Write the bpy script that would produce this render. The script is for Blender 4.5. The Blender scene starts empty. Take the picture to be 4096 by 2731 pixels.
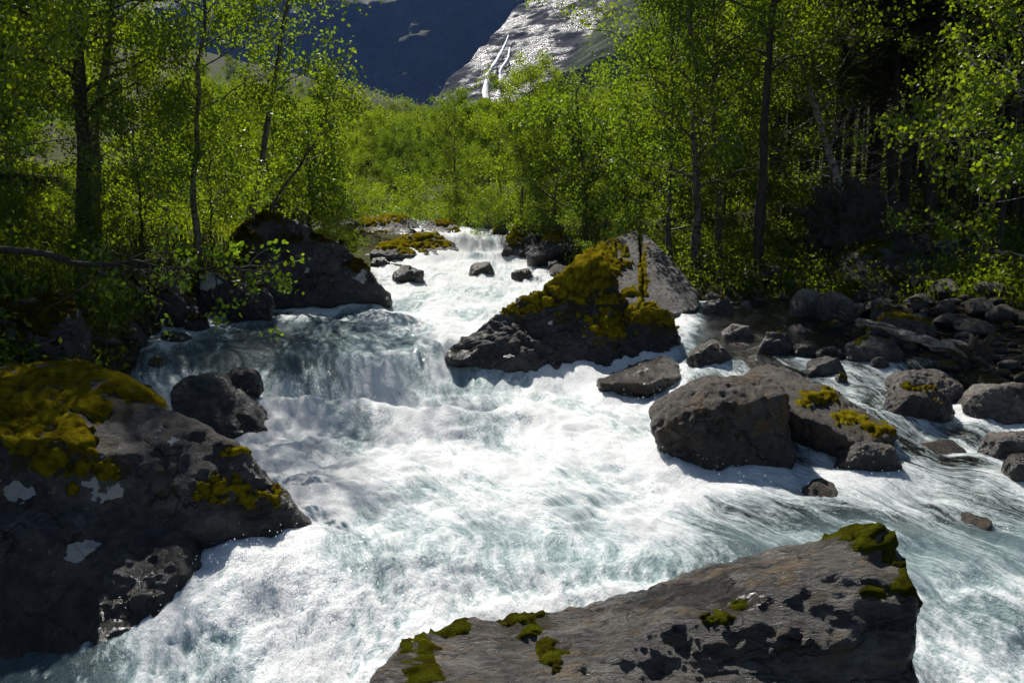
import bpy, bmesh, math, random
import numpy as np
from mathutils import Vector

R = math.radians
scene = bpy.context.scene
COL = scene.collection

# ------------------------------------------------------------------ camera
CAM_Z, PITCH, LENS = 4.0, 10.0, 30.0
cam_d = bpy.data.cameras.new('camera')
cam_d.lens = LENS; cam_d.sensor_width = 36.0
cam_d.clip_start = 0.1; cam_d.clip_end = 9000
cam = bpy.data.objects.new('camera', cam_d)
cam.location = (0, 0, CAM_Z); cam.rotation_euler = (R(90 - PITCH), 0, 0)
COL.objects.link(cam); scene.camera = cam

# ------------------------------------------------------------------ sky, sun, exposure
SUN_AZ, SUN_EL = -22.0, 49.0          # degrees left of straight ahead, above the horizon
world = bpy.data.worlds.new('World'); scene.world = world
world.use_nodes = True
wn = world.node_tree
bg = wn.nodes['Background']
sky = wn.nodes.new('ShaderNodeTexSky'); sky.sky_type = 'NISHITA'; sky.sun_disc = False
sky.sun_elevation = R(SUN_EL); sky.sun_rotation = R(SUN_AZ)
sky.air_density = 1.0; sky.dust_density = 0.6; sky.ozone_density = 1.5
wn.links.new(sky.outputs['Color'], bg.inputs['Color'])
bg.inputs['Strength'].default_value = 0.05
sun_d = bpy.data.lights.new('sun', 'SUN'); sun_d.energy = 5.0; sun_d.angle = R(0.55); sun_d.color = (1.0, 0.955, 0.88)
sun = bpy.data.objects.new('sun', sun_d); COL.objects.link(sun)
SDIR = Vector((math.sin(R(SUN_AZ)) * math.cos(R(SUN_EL)), math.cos(R(SUN_AZ)) * math.cos(R(SUN_EL)), math.sin(R(SUN_EL))))
sun.rotation_euler = SDIR.to_track_quat('Z', 'Y').to_euler(); sun.location = SDIR * 60
vs = scene.view_settings
vs.view_transform = 'Standard'; vs.look = 'None'; vs.gamma = 1.0; vs.exposure = 0.5; vs.use_curve_mapping = False
cy = scene.cycles
cy.max_bounces = 7; cy.diffuse_bounces = 3; cy.glossy_bounces = 3; cy.transmission_bounces = 5
cy.transparent_max_bounces = 8; cy.volume_bounces = 0
cy.caustics_reflective = False; cy.caustics_refractive = False
cy.sample_clamp_indirect = 4.0
cy.use_denoising = True

# ------------------------------------------------------------------ noise
_g = np.random.default_rng(5)
_grad = _g.normal(size=(256, 3)); _grad /= np.linalg.norm(_grad, axis=1)[:, None]
_perm = np.tile(_g.permutation(256), 3)

def perlin(p, seed=0):
    p = np.asarray(p, float)
    i = np.floor(p).astype(np.int64); f = p - i
    i = (i + seed * 37) & 255
    u = f * f * f * (f * (f * 6 - 15) + 10)
    out = 0
    for dx in (0, 1):
        wx = u[:, 0] if dx else 1 - u[:, 0]
        a = _perm[(i[:, 0] + dx) & 255]
        for dy in (0, 1):
            wy = u[:, 1] if dy else 1 - u[:, 1]
            b = _perm[(a + i[:, 1] + dy) & 255]
            for dz in (0, 1):
                wz = u[:, 2] if dz else 1 - u[:, 2]
                g = _grad[_perm[(b + i[:, 2] + dz) & 255]]
                out = out + wx * wy * wz * (g[:, 0] * (f[:, 0] - dx) + g[:, 1] * (f[:, 1] - dy) + g[:, 2] * (f[:, 2] - dz))
    return out * 1.5

def perlin2(x, y, seed=0):
    ix = np.floor(x).astype(np.int64); iy = np.floor(y).astype(np.int64)
    fx = x - ix; fy = y - iy
    ix = ix + seed * 31; iy = iy + seed * 57
    ux = fx**3 * (fx * (fx * 6 - 15) + 10); uy = fy**3 * (fy * (fy * 6 - 15) + 10)
    out = 0
    for dx in (0, 1):
        for dy in (0, 1):
            g = _grad[_perm[_perm[(ix + dx) & 255] + ((iy + dy) & 255)]]
            out = out + (ux if dx else 1 - ux) * (uy if dy else 1 - uy) * (g[..., 0] * (fx - dx) + g[..., 1] * (fy - dy))
    return out * 1.8

def fbm(p, octs=4, seed=0, gain=0.5):
    s = 0; a = 1.0
    for o in range(octs):
        s = s + a * perlin(p * 2.0**o + o * 7.3, seed + o); a *= gain
    return s

def fbm2(x, y, octs=4, seed=0, gain=0.5):
    s = 0; a = 1.0
    for o in range(octs):
        s = s + a * perlin2(x * 2.0**o + o * 5.1, y * 2.0**o + o * 3.7, seed + o); a *= gain
    return s

def worley(p, seed=0):
    i = np.floor(p).astype(np.int64); best = np.full(len(p), 9.0)
    for dx in (-1, 0, 1):
        for dy in (-1, 0, 1):
            for dz in (-1, 0, 1):
                c = i + (dx, dy, dz)
                h = _perm[_perm[_perm[(c[:, 0] + seed * 13) & 255] + (c[:, 1] & 255)] + (c[:, 2] & 255)]
                q = c + 0.5 + _grad[h] * 0.45
                best = np.minimum(best, ((p - q)**2).sum(1))
    return np.sqrt(best)

def sstep(a, b, x):
    t = np.clip((np.asarray(x, float) - a) / (b - a), 0, 1)
    return t * t * (3 - 2 * t)

# ------------------------------------------------------------------ pixel helpers (photograph is 4096 px wide)
FPX = 4096 * LENS / 36.0
ct, st = math.cos(R(PITCH)), math.sin(R(PITCH))
def ray(px, py):
    a = (px - 2048) / FPX; b = -(py - 1365.5) / FPX
    return np.array((a, ct + b * st, -st + b * ct))
def P(px, py, Y):
    d = ray(px, py); return np.array((0, 0, CAM_Z)) + d * (Y / d[1])
def project(v):
    x, y, z = v[:, 0], v[:, 1], v[:, 2] - CAM_Z
    d = y * ct - z * st; up = y * st + z * ct
    return 2048 + FPX * x / d, 1365.5 - FPX * up / d

# ------------------------------------------------------------------ objects
def link(o, parent=None):
    COL.objects.link(o)
    if parent is not None: o.parent = parent
    return o
def tag(o, label=None, cat=None, group=None, kind=None):
    if label: o['label'] = label
    if cat: o['category'] = cat
    if group: o['group'] = group
    if kind: o['kind'] = kind
    return o
def empty(name, loc, rz=0.0):
    o = bpy.data.objects.new(name, None); o.location = loc; o.rotation_euler = (0, 0, rz)
    o.empty_display_size = 0.2
    return link(o)
def mesh(name, v, faces, mats, smooth=True, attrs=None, cols=None, midx=None):
    """faces: list of (n,k) int arrays"""
    me = bpy.data.meshes.new(name)
    v = np.asarray(v, np.float32)
    if not isinstance(faces, (list, tuple)): faces = [faces]
    faces = [np.asarray(f, np.int32) for f in faces if len(f)]
    nl = sum(f.size for f in faces); nf = sum(len(f) for f in faces)
    me.vertices.add(len(v)); me.vertices.foreach_set('co', v.ravel())
    me.loops.add(nl); me.loops.foreach_set('vertex_index', np.concatenate([f.ravel() for f in faces]))
    me.polygons.add(nf)
    sizes = np.concatenate([np.full(len(f), f.shape[1], np.int32) for f in faces])
    st_ = np.concatenate(([0], np.cumsum(sizes)[:-1])).astype(np.int32)
    me.polygons.foreach_set('loop_start', st_)
    me.polygons.foreach_set('loop_total', sizes)
    if smooth: me.polygons.foreach_set('use_smooth', np.ones(nf, bool))
    for m in (mats if isinstance(mats, (list, tuple)) else [mats]): me.materials.append(m)
    if midx is not None: me.polygons.foreach_set('material_index', np.asarray(midx, np.int32))
    me.update(calc_edges=True)
    for k, a in (attrs or {}).items():
        at = me.attributes.new(k, 'FLOAT', 'POINT'); at.data.foreach_set('value', np.asarray(a, np.float32))
    return me
def obj(name, me, parent=None, loc=(0, 0, 0)):
    o = bpy.data.objects.new(name, me); o.location = loc
    return link(o, parent)

def grid_faces(nr, nc):
    i = np.arange(nr - 1)[:, None] * nc + np.arange(nc - 1)[None]
    i = i.ravel()
    return np.stack([i, i + 1, i + nc + 1, i + nc], 1)

# ------------------------------------------------------------------ material helpers
class NT:
    def __init__(s, name):
        s.m = bpy.data.materials.new(name); s.m.use_nodes = True
        s.t = s.m.node_tree; s.t.nodes.clear()
        s.out = s.n('ShaderNodeOutputMaterial')
    def n(s, typ, **kw):
        x = s.t.nodes.new(typ)
        for k, v in kw.items():
            if k in ('props',):
                for a, b in v.items(): setattr(x, a, b)
            else:
                s.set(x, k, v)
        return x
    def set(s, x, k, v):
        key = int(k[1:]) if k[0] == 'i' and k[1:].isdigit() else k.replace('_', ' ')
        inp = x.inputs[key]
        if hasattr(v, 'is_linked') or isinstance(v, bpy.types.NodeSocket): s.t.links.new(v, inp)
        else: inp.default_value = v
    def noise(s, vec, scale, detail=4.0, rough=0.55, dist=0.0):
        x = s.n('ShaderNodeTexNoise', Scale=scale, Detail=detail, Roughness=rough, Distortion=dist)
        s.t.links.new(vec, x.inputs['Vector']); return x.outputs['Fac']
    def ramp(s, fac, stops, interp='LINEAR'):
        x = s.n('ShaderNodeValToRGB'); x.color_ramp.interpolation = interp
        e = x.color_ramp.elements
        while len(e) < len(stops): e.new(0.5)
        for el, (p, c) in zip(e, stops):
            el.position = p; el.color = (c, c, c, 1) if isinstance(c, (int, float)) else (*c, 1)
        s.t.links.new(fac, x.inputs['Fac']); return x.outputs['Color']
    def math(s, op, a, b=0.0, clamp=False):
        x = s.n('ShaderNodeMath', i0=a, i1=b); x.operation = op; x.use_clamp = clamp; return x.outputs[0]
    def mix(s, f, a, b, blend='MIX'):
        x = s.n('ShaderNodeMix'); x.data_type = 'RGBA'; x.blend_type = blend
        s.set(x, 'i0', f)
        for k, v in ((6, a), (7, b)):
            if isinstance(v, bpy.types.NodeSocket): s.t.links.new(v, x.inputs[k])
            else: x.inputs[k].default_value = (*v, 1)
        return x.outputs[2]
    def fmix(s, f, a, b):
        x = s.n('ShaderNodeMix'); x.data_type = 'FLOAT'
        s.set(x, 'i0', f); s.set(x, 'i2', a); s.set(x, 'i3', b); return x.outputs[0]
    def attr(s, name):
        x = s.n('ShaderNodeAttribute'); x.attribute_name = name; return x.outputs['Fac']
    def coord(s, scale=(1, 1, 1), rot=(0, 0, 0), rnd=False, world=False):
        if world: vec = s.n('ShaderNodeNewGeometry').outputs['Position']
        else: vec = s.n('ShaderNodeTexCoord').outputs['Object']
        if rnd:
            oi = s.n('ShaderNodeObjectInfo'); mu = s.math('MULTIPLY', oi.outputs['Random'], 37.0)
            cb = s.n('ShaderNodeCombineXYZ', i0=mu, i1=mu, i2=mu)
            va = s.n('ShaderNodeVectorMath', i0=vec, i1=cb.outputs[0]); vec = va.outputs[0]
        mp = s.n('ShaderNodeMapping', Vector=vec, Scale=scale, Rotation=rot)
        return mp.outputs[0]
    def bump(s, h, dist, strength=1.0, normal=None):
        x = s.n('ShaderNodeBump', Height=h, Distance=dist, Strength=strength)
        if normal is not None: s.t.links.new(normal, x.inputs['Normal'])
        return x.outputs[0]
    def surf(s, sh): s.t.links.new(sh, s.out.inputs['Surface']); return s.m
    def normal_z(s):
        g = s.n('ShaderNodeNewGeometry'); sp = s.n('ShaderNodeSeparateXYZ', i0=g.outputs['Normal']); return sp.outputs[2]

def rock_mat(name, dark, light, stain=(0.16, 0.11, 0.06), lichen=0.35, streak=(1, 1, 1), rot=(0, 0, 0), moss=None, mossbias=0.0, stainamt=0.3):
    t = NT(name)
    c = t.coord(rnd=True); cs = t.coord(scale=streak, rot=rot, rnd=True)
    big = t.noise(cs, 1.5, 7, 0.68, 0.5); fine = t.noise(cs, 11, 8, 0.74, 0.3); grit = t.noise(c, 60, 4, 0.75)
    f = t.math('ADD', t.math('MULTIPLY', big, 0.55), t.math('ADD', t.math('MULTIPLY', fine, 0.45), t.math('MULTIPLY', grit, 0.22)))
    col = t.mix(t.ramp(f, [(0.50, 0.0), (0.60, 0.35), (0.74, 1.0)]), dark, light)
    col = t.mix(t.math('MULTIPLY', t.ramp(t.noise(cs, 2.6, 6, 0.7, 0.8), [(0.52, 0.0), (0.62, 1.0)]), stainamt), col, stain)
    cv = t.n('ShaderNodeTexVoronoi', Scale=1.1, Randomness=1.0); cv.feature = 'DISTANCE_TO_EDGE'
    dn = t.n('ShaderNodeTexNoise', Scale=2.5, Detail=5.0); t.t.links.new(cs, dn.inputs['Vector'])
    vm = t.n('ShaderNodeVectorMath', i0=dn.outputs['Color'], i1=(0.9, 0.9, 0.9)); vm.operation = 'MULTIPLY'
    va2 = t.n('ShaderNodeVectorMath', i0=cs, i1=vm.outputs[0]); t.t.links.new(va2.outputs[0], cv.inputs['Vector'])
    crack = t.ramp(cv.outputs['Distance'], [(0.0, 1.0), (0.022, 0.0)])
    crack = t.math('MULTIPLY', crack, t.ramp(t.noise(c, 1.3, 3), [(0.45, 0.0), (0.6, 0.9)]))
    col = t.mix(crack, col, (0.008, 0.007, 0.006))
    ln = t.noise(c, 5.0, 7, 0.7, 0.3)
    lic = t.math('MAXIMUM', t.math('MULTIPLY', t.ramp(ln, [(0.63, 0.0), (0.66, 1.0)]), lichen), t.ramp(t.math('ADD', t.attr('lichen'), t.math('MULTIPLY', t.math('SUBTRACT', ln, 0.5), 1.2)), [(0.5, 0.0), (0.6, 1.0)]))
    col = t.mix(lic, col, t.mix(fine, (0.30, 0.30, 0.29), (0.58, 0.58, 0.56)))
    film = t.ramp(t.math('ADD', t.attr('film'), t.math('MULTIPLY', t.math('SUBTRACT', fine, 0.5), 2.2)), [(0.45, 0.0), (0.65, 0.85)])
    col = t.mix(film, col, t.mix(grit, (0.018, 0.014, 0.006), (0.075, 0.058, 0.012)))
    wet = t.attr('wet')
    wn_ = t.math('MULTIPLY', wet, t.ramp(t.noise(c, 3.0, 3), [(0.25, 0.7), (0.6, 1.0)]))
    col = t.mix(wn_, col, t.mix(0.72, col, (0.012, 0.011, 0.009)))
    rough = t.fmix(wn_, 0.62, 0.16)
    h = t.math('SUBTRACT', t.math('ADD', t.math('MULTIPLY', fine, 0.8), t.math('MULTIPLY', grit, 0.25)), t.math('MULTIPLY', crack, 0.5))
    spec = 0.5
    if moss is not None:
        nz = t.normal_z()
        mm = t.math('ADD', t.math('MULTIPLY', nz, 0.55), t.math('MULTIPLY', t.noise(c, 3.2, 5, 0.6), 0.9))
        mf = t.ramp(t.math('ADD', mm, mossbias), [(0.80, 0.0), (0.88, 1.0)])
        mc = t.mix(t.noise(c, 9, 4), moss, tuple(k * 0.35 for k in moss))
        col = t.mix(mf, col, mc); rough = t.fmix(mf, rough, 0.95)
        h = t.math('ADD', h, t.math('MULTIPLY', mf, 0.8))
    b = t.n('ShaderNodeBsdfPrincipled', Base_Color=col, Roughness=rough, Normal=t.bump(h, 0.09, 1.0))
    t.set(b, 'Specular_IOR_Level', t.fmix(wn_, 0.22, 0.6))
    return t.surf(b.outputs[0])

def leaf_mat(name, dif, trans, glossy=0.12, var=0.48, rough=0.28, tw=0.6):
    glossy *= 0.45; rough = 0.4
    t = NT(name)
    rnd = t.attr('rnd'); oi = t.n('ShaderNodeObjectInfo').outputs['Random']
    k = t.math('ADD', t.math('MULTIPLY', rnd, 0.45), t.math('MULTIPLY', oi, 0.55))
    d2 = tuple(x * (1 - var) for x in dif); d3 = (dif[0] * (1 + var * 1.0), dif[1] * (1 + var * 0.55), dif[2])
    t2 = (trans[0] * (1 - var), trans[1] * (1 - var * .8), trans[2]); t3 = (trans[0] * (1 + var), trans[1] * (1 + var * .5), trans[2])
    a = t.n('ShaderNodeBsdfDiffuse', Color=t.mix(k, d2, d3))
    b = t.n('ShaderNodeBsdfTranslucent', Color=t.mix(k, t2, t3))
    g = t.n('ShaderNodeBsdfGlossy', Color=(0.9, 0.95, 0.85, 1), Roughness=rough)
    m1 = t.n('ShaderNodeMixShader', i0=tw, i1=a.outputs[0], i2=b.outputs[0])
    m2 = t.n('ShaderNodeMixShader', i0=glossy, i1=m1.outputs[0], i2=g.outputs[0])
    return t.surf(m2.outputs[0])

def bark_mat(name, c1, c2, band=None):
    t = NT(name)
    c = t.coord(scale=(1, 1, 0.35), rnd=True)
    f = t.noise(c, 12, 5, 0.65)
    col = t.mix(t.ramp(f, [(0.35, 0.0), (0.68, 1.0)]), c1, c2)
    if band:
        c3 = t.coord(scale=(0.6, 0.6, 5.0), rnd=True)
        col = t.mix(t.ramp(t.noise(c3, 4, 4, 0.6), [(0.52, 0.0), (0.62, 1.0)]), col, band)
    b = t.n('ShaderNodeBsdfPrincipled', Base_Color=col, Roughness=0.75, Normal=t.bump(f, 0.02, 0.8))
    b.inputs['Specular IOR Level'].default_value = 0.35
    return t.surf(b.outputs[0])

M = {}
M['dark_rock'] = rock_mat('dark gneiss', (0.014, 0.013, 0.013), (0.135, 0.13, 0.125), lichen=0.5)
M['grey_rock'] = rock_mat('grey schist', (0.065, 0.062, 0.059), (0.20, 0.19, 0.18), lichen=0.45, streak=(1, 1, 3.0), rot=(0.1, 0.5, 0))
M['fore_rock'] = rock_mat('streaked gneiss', (0.010, 0.009, 0.008), (0.36, 0.335, 0.30), stain=(0.30, 0.19, 0.07), lichen=0.2, streak=(0.7, 2.2, 2.2), rot=(0, 0.45, 0.35), stainamt=0.5)
M['brown_rock'] = rock_mat('brown river rock', (0.016, 0.013, 0.011), (0.16, 0.14, 0.118), stain=(0.17, 0.095, 0.03), lichen=0.15, streak=(1, 1, 0.8), stainamt=0.5)
M['stone'] = rock_mat('river stone', (0.045, 0.040, 0.035), (0.30, 0.272, 0.24), lichen=0.2)
M['mossy_stone'] = rock_mat('mossy stone', (0.06, 0.055, 0.05), (0.22, 0.20, 0.18), lichen=0.2, moss=(0.12, 0.10, 0.012), mossbias=-0.02)

def moss_mat(name, a, b):
    t = NT(name); c = t.coord(rnd=True)
    n1 = t.noise(c, 4.5, 5, 0.65); n2 = t.noise(c, 70, 4, 0.75)
    col = t.mix(t.ramp(n1, [(0.35, 0.0), (0.62, 1.0)]), a, b)
    col = t.mix(t.ramp(t.attr('gap'), [(0.55, 0.0), (0.95, 0.8)]), col, (0.03, 0.021, 0.006))
    col = t.mix(t.ramp(n2, [(0.34, 0.6), (0.54, 0.0)]), col, (0.04, 0.03, 0.006))
    nr = t.bump(n2, 0.05, 1.0)
    d = t.n('ShaderNodeBsdfDiffuse', Color=col, Normal=nr)
    tr = t.n('ShaderNodeBsdfTranslucent', Color=col, Normal=nr)
    m = t.n('ShaderNodeMixShader', i0=0.3, i1=d.outputs[0], i2=tr.outputs[0])
    return t.surf(m.outputs[0])
M['moss'] = moss_mat('golden moss', (0.19, 0.13, 0.007), (0.42, 0.35, 0.014))
M['moss_green'] = moss_mat('green moss', (0.06, 0.045, 0.006), (0.15, 0.17, 0.010))
M['moss_dark'] = moss_mat('olive moss', (0.05, 0.035, 0.007), (0.11, 0.095, 0.01))

M['birch_leaf'] = leaf_mat('birch leaf', (0.044, 0.080, 0.006), (0.235, 0.36, 0.009), 0.055)
M['alder_leaf'] = leaf_mat('alder leaf', (0.040, 0.078, 0.005), (0.25, 0.39, 0.008), 0.075)
M['far_leaf'] = leaf_mat('far birch leaf', (0.050, 0.082, 0.010), (0.19, 0.275, 0.015), 0.03)
M['spruce_leaf'] = leaf_mat('spruce needles', (0.030, 0.052, 0.010), (0.10, 0.13, 0.008), 0.05, tw=0.35)
M['grass_leaf'] = leaf_mat('grass blade', (0.055, 0.090, 0.006), (0.22, 0.31, 0.008), 0.04)
M['fern_leaf'] = leaf_mat('undergrowth leaf', (0.040, 0.075, 0.005), (0.19, 0.29, 0.008), 0.05)
M['bark_dark'] = bark_mat('dark bark', (0.018, 0.014, 0.010), (0.065, 0.055, 0.043))
M['bark_birch'] = bark_mat('mountain birch bark', (0.05, 0.042, 0.034), (0.20, 0.18, 0.155), band=(0.03, 0.024, 0.02))
M['bark_grey'] = bark_mat('weathered wood', (0.14, 0.12, 0.10), (0.42, 0.39, 0.35), band=(0.045, 0.035, 0.028))
M['bark_spruce'] = bark_mat('spruce bark', (0.020, 0.015, 0.011), (0.07, 0.055, 0.042))

# ------------------------------------------------------------------ river and ground heights
def ip(y, ys, vs_): return np.interp(y, ys, vs_)
def xL(y): return ip(y, [4, 8, 10, 12, 14, 16, 19, 21, 23, 26, 29, 31.5, 34, 38, 42, 50, 60, 75, 95], [-9.5, -9, -8, -7.0, -6.9, -7.2, -7.8, -7.4, -5.8, -4.4, -3.4, -2.5, -2.7, -4.6, -7.6, -11, -17, -26, -40])
def xR(y): return ip(y, [4, 10, 14, 18, 21, 23, 26, 31.5, 36, 42, 50, 60, 75, 95], [14, 13, 12.5, 11, 9, 3.5, 1.5, 0.2, -0.6, -3.8, -7.6, -13.0, -21.5, -40])
def side(x, y):
    xb = ip(y, [4, 8, 11, 13, 16, 18, 22, 24], [1.5, 1.2, 1.8, 2.0, 2.4, 3.2, 4, 22])
    return sstep(0, 1.5, x - xb)
def W(x, y):
    x = np.asarray(x, float); y = np.asarray(y, float)
    ysh = y - 1.5 * sstep(-2.4, -1.2, x) * sstep(12.5, 14, y) * sstep(24, 20, y)   # the drop lies farther upstream beside the mossy wedge
    m = ip(ysh, [3, 5, 7.2, 8.8, 12, 14.6, 15.1, 16.2, 22, 30.4, 31.2, 31.75, 36, 50, 60, 100, 220, 700, 1500], [-1.2, -0.95, -0.65, 0, 0.12, 0.17, 0.32, 0.87, 1.15, 1.66, 1.8, 2.28, 2.35, 2.55, 2.9, 4.2, 11, 62, 90])
    r = ip(y, [3, 6, 8, 9.5, 11.2, 11.9, 14, 17, 19, 22, 30, 60, 100, 220, 700, 1500], [-1.3, -0.95, -0.5, -0.1, 0.06, 0.22, 0.5, 0.84, 1.03, 1.12, 1.68, 2.9, 4.2, 11, 62, 90])
    s = side(x, y)
    return m * (1 - s) + r * s
def ground(x, y, fine=True):
    x = np.asarray(x, float); y = np.asarray(y, float)
    w = W(x, y); s = side(x, y)
    dl = np.maximum(xL(y) - x, 0); dr = np.maximum(x - xR(y), 0)
    inr = np.minimum(x - xL(y), xR(y) - x)
    dep = (0.75 * (1 - s) + 0.24 * s) * sstep(-0.3, 1.6, inr)
    bar = sstep(7.0, 9.5, x) * sstep(13.2, 15.5, y) * sstep(22, 19, y)
    dep = dep - bar * 0.42
    z = w - dep + (dl > 0) * ((1.15 + 0.75 * sstep(26.5, 22, y) * sstep(12, 16, y) - 1.25 * sstep(24, 27, y) * sstep(41, 37, y) * sstep(7, 4, dl)) * (1 - np.exp(-dl / 1.0)) + 0.075 * np.minimum(dl, 40)) \
        + (dr > 0) * (0.40 * (1 - np.exp(-dr / 2.0)) + 0.06 * np.minimum(dr, 40))
    far = sstep(60, 140, y)
    z = z + far * (np.maximum(x - 25, 0) * 0.30 * sstep(90, 260, y) + np.maximum(-x - 60, 0) * 0.25)
    z = z + np.maximum(np.abs(x) - 50, 0) * 0.12 * (1 - far)
    z = z + 0.16 * fbm2(x * 0.45, y * 0.45, 3, 3) * sstep(0.0, 1.5, dl + dr + 0.2) + 0.05 * perlin2(x * 2.1, y * 2.1, 9)
    z = z + sstep(90, 300, y) * 5.0 * fbm2(x * 0.012, y * 0.012, 3, 17)
    return z
def gz(x, y): return float(ground(np.array([float(x)]), np.array([float(y)]))[0])

# ground sheet
ys = np.concatenate([np.geomspace(2.5, 70, 270), np.geomspace(72, 1500, 95)])
u = np.linspace(-1, 1, 191); u = np.sign(u) * np.abs(u)**1.8
hw = 22 + ys * 0.95
X = u[None] * hw[:, None]; Y = np.repeat(ys[:, None], len(u), 1)
Z = ground(X.ravel(), Y.ravel())
dl_ = np.maximum(xL(Y.ravel()) - X.ravel(), X.ravel() - xR(Y.ravel()))
t = NT('forest floor and gravel')
c = t.coord(world=True)
veg = t.attr('veg')
n1 = t.noise(c, 0.9, 5, 0.6); n2 = t.noise(c, 9, 5, 0.7)
soil = t.mix(t.ramp(n2, [(0.35, 0.0), (0.7, 1.0)]), (0.030, 0.024, 0.015), (0.075, 0.062, 0.042))
green = t.mix(t.ramp(n1, [(0.35, 0.0), (0.65, 1.0)]), (0.040, 0.058, 0.010), (0.075, 0.085, 0.014))
vor = t.n('ShaderNodeTexVoronoi', Scale=7.0, Vector=c)
peb = t.mix(t.ramp(vor.outputs['Distance'], [(0.1, 0.0), (0.6, 1.0)]), (0.13, 0.105, 0.07), (0.025, 0.02, 0.013))
peb = t.mix(t.n('ShaderNodeSeparateColor', i0=vor.outputs['Color']).outputs[0], peb, t.mix(0.55, peb, (0.03, 0.028, 0.02)))
col = t.mix(veg, peb, t.mix(t.ramp(n2, [(0.4, 0.2), (0.6, 0.9)]), soil, green))
b = t.n('ShaderNodeBsdfPrincipled', Base_Color=col, Roughness=0.9, Normal=t.bump(t.math('ADD', n2, t.math('MULTIPLY', vor.outputs['Distance'], -0.6)), 0.06, 0.9))
b.inputs['Specular IOR Level'].default_value = 0.04
M['ground'] = t.surf(b.outputs[0])
veg_a = sstep(0.0, 0.9, dl_ + 0.4 * perlin2(X.ravel() * 1.3, Y.ravel() * 1.3, 4))
o = obj('ground', mesh('ground', np.stack([X.ravel(), Y.ravel(), Z], 1), grid_faces(len(ys), len(u)), M['ground'], attrs={'veg': veg_a}))
tag(o, kind='structure')

# ------------------------------------------------------------------ far mountain
def sheet(name, fx, xs, ys_, mat, attrf=None):
    X, Y = np.meshgrid(xs, ys_); v = fx(X.ravel(), Y.ravel())
    at = attrf(v) if attrf else None
    o = obj(name, mesh(name, v, grid_faces(len(ys_), len(xs)), mat, attrs=at))
    return tag(o, kind='structure')

def mountain_mat():
    t = NT('mountain cliff')
    c = t.coord(scale=(1, 1, 0.5), world=True)
    n1 = t.noise(c, 0.012, 8, 0.65); n2 = t.noise(c, 0.05, 6, 0.7)
    rock = t.mix(t.ramp(n2, [(0.35, 0.0), (0.7, 1.0)]), (0.035, 0.036, 0.04), (0.075, 0.072, 0.065))
    nz = t.normal_z()
    vf = t.ramp(t.math('ADD', t.math('MULTIPLY', nz, 0.6), t.math('MULTIPLY', n1, 0.8)), [(0.62, 0.0), (0.76, 1.0)])
    col = t.mix(vf, rock, (0.034, 0.042, 0.012))
    b = t.n('ShaderNodeBsdfPrincipled', Base_Color=col, Roughness=0.8, Normal=t.bump(n2, 6.0, 0.8))
    b.inputs['Specular IOR Level'].default_value = 0.08
    return t.surf(b.outputs[0])
M['mountain'] = mountain_mat()
def f_mount(s, h):
    # s: metres across, h: 0..1 up the face; a steep shaded cliff that lies back into ledges and a plateau
    y0 = 1400 + 0.10 * s + 90 * fbm2(s * 0.004, s * 0 + 2.0, 3, 31)
    crest = 345 + 0.05 * s + 22 * fbm2(s * 0.005, s * 0 + 8, 3, 33)
    z = np.where(h < 0.62, 40 + (crest - 40) * h / 0.62, crest + (h - 0.62) * 420)
    y = np.where(h < 0.62, y0 + (z - 40) * 0.42, y0 + (crest - 40) * 0.42 + (h - 0.62) * 1500)
    ledge = 22 * sstep(0.36, 0.46, h - 0.00012 * (s + 250) + 0.10 * fbm2(s * 0.006, h * 2, 3, 37)) * sstep(-460, -330, s) * sstep(-20, -140, s)
    p = np.stack([s * 0.012, h * 9, s * 0 + 3], 1)
    d = fbm(p, 5, 40, 0.6)
    y = y + ledge + d * 26; z = z + 10 * fbm(p * 1.7, 4, 47, 0.6)
    return np.stack([s, y, z], 1)
sheet('mountain', f_mount, np.linspace(-1300, 1300, 280), np.linspace(0, 1, 120), M['mountain'])

# wet rock slope with the two waterfalls
def slope_mat():
    t = NT('wet rock slope')
    c = t.coord(scale=(1, 1, 1), world=True)
    cst = t.coord(scale=(0.35, 0.35, 1.6), rot=(0.35, -0.55, 0.0), world=True)
    n1 = t.noise(cst, 0.11, 8, 0.68, 0.6); n2 = t.noise(cst, 0.45, 6, 0.7, 0.4); n3 = t.noise(c, 0.03, 4, 0.6)
    rock = t.mix(t.ramp(n2, [(0.35, 0.0), (0.7, 1.0)]), (0.012, 0.013, 0.016), (0.085, 0.086, 0.09))
    vf = t.math('MAXIMUM', t.attr('veg'), 0.0)
    vf = t.ramp(t.math('ADD', vf, t.math('MULTIPLY', t.math('SUBTRACT', n1, 0.5), 0.9)), [(0.45, 0.0), (0.55, 1.0)])
    col = t.mix(vf, rock, (0.075, 0.10, 0.018))
    wet = t.ramp(t.math('ADD', t.math('MULTIPLY', n3, 0.5), t.math('MULTIPLY', n1, 0.5)), [(0.47, 0.95), (0.54, 0.27)])
    rough = t.fmix(vf, t.n('ShaderNodeSeparateColor', i0=wet).outputs[0], 0.9)
    n4 = t.noise(cst, 1.6, 4, 0.7)
    bn = t.bump(n4, 1.6, 1.0, t.bump(n2, 4.0, 1.0, t.bump(n1, 7.0, 1.0)))
    b = t.n('ShaderNodeBsdfPrincipled', Base_Color=col, Roughness=rough, Normal=bn)
    b.inputs['Specular IOR Level'].default_value = 0.3
    return t.surf(b.outputs[0])
M['slope'] = slope_mat()
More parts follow.
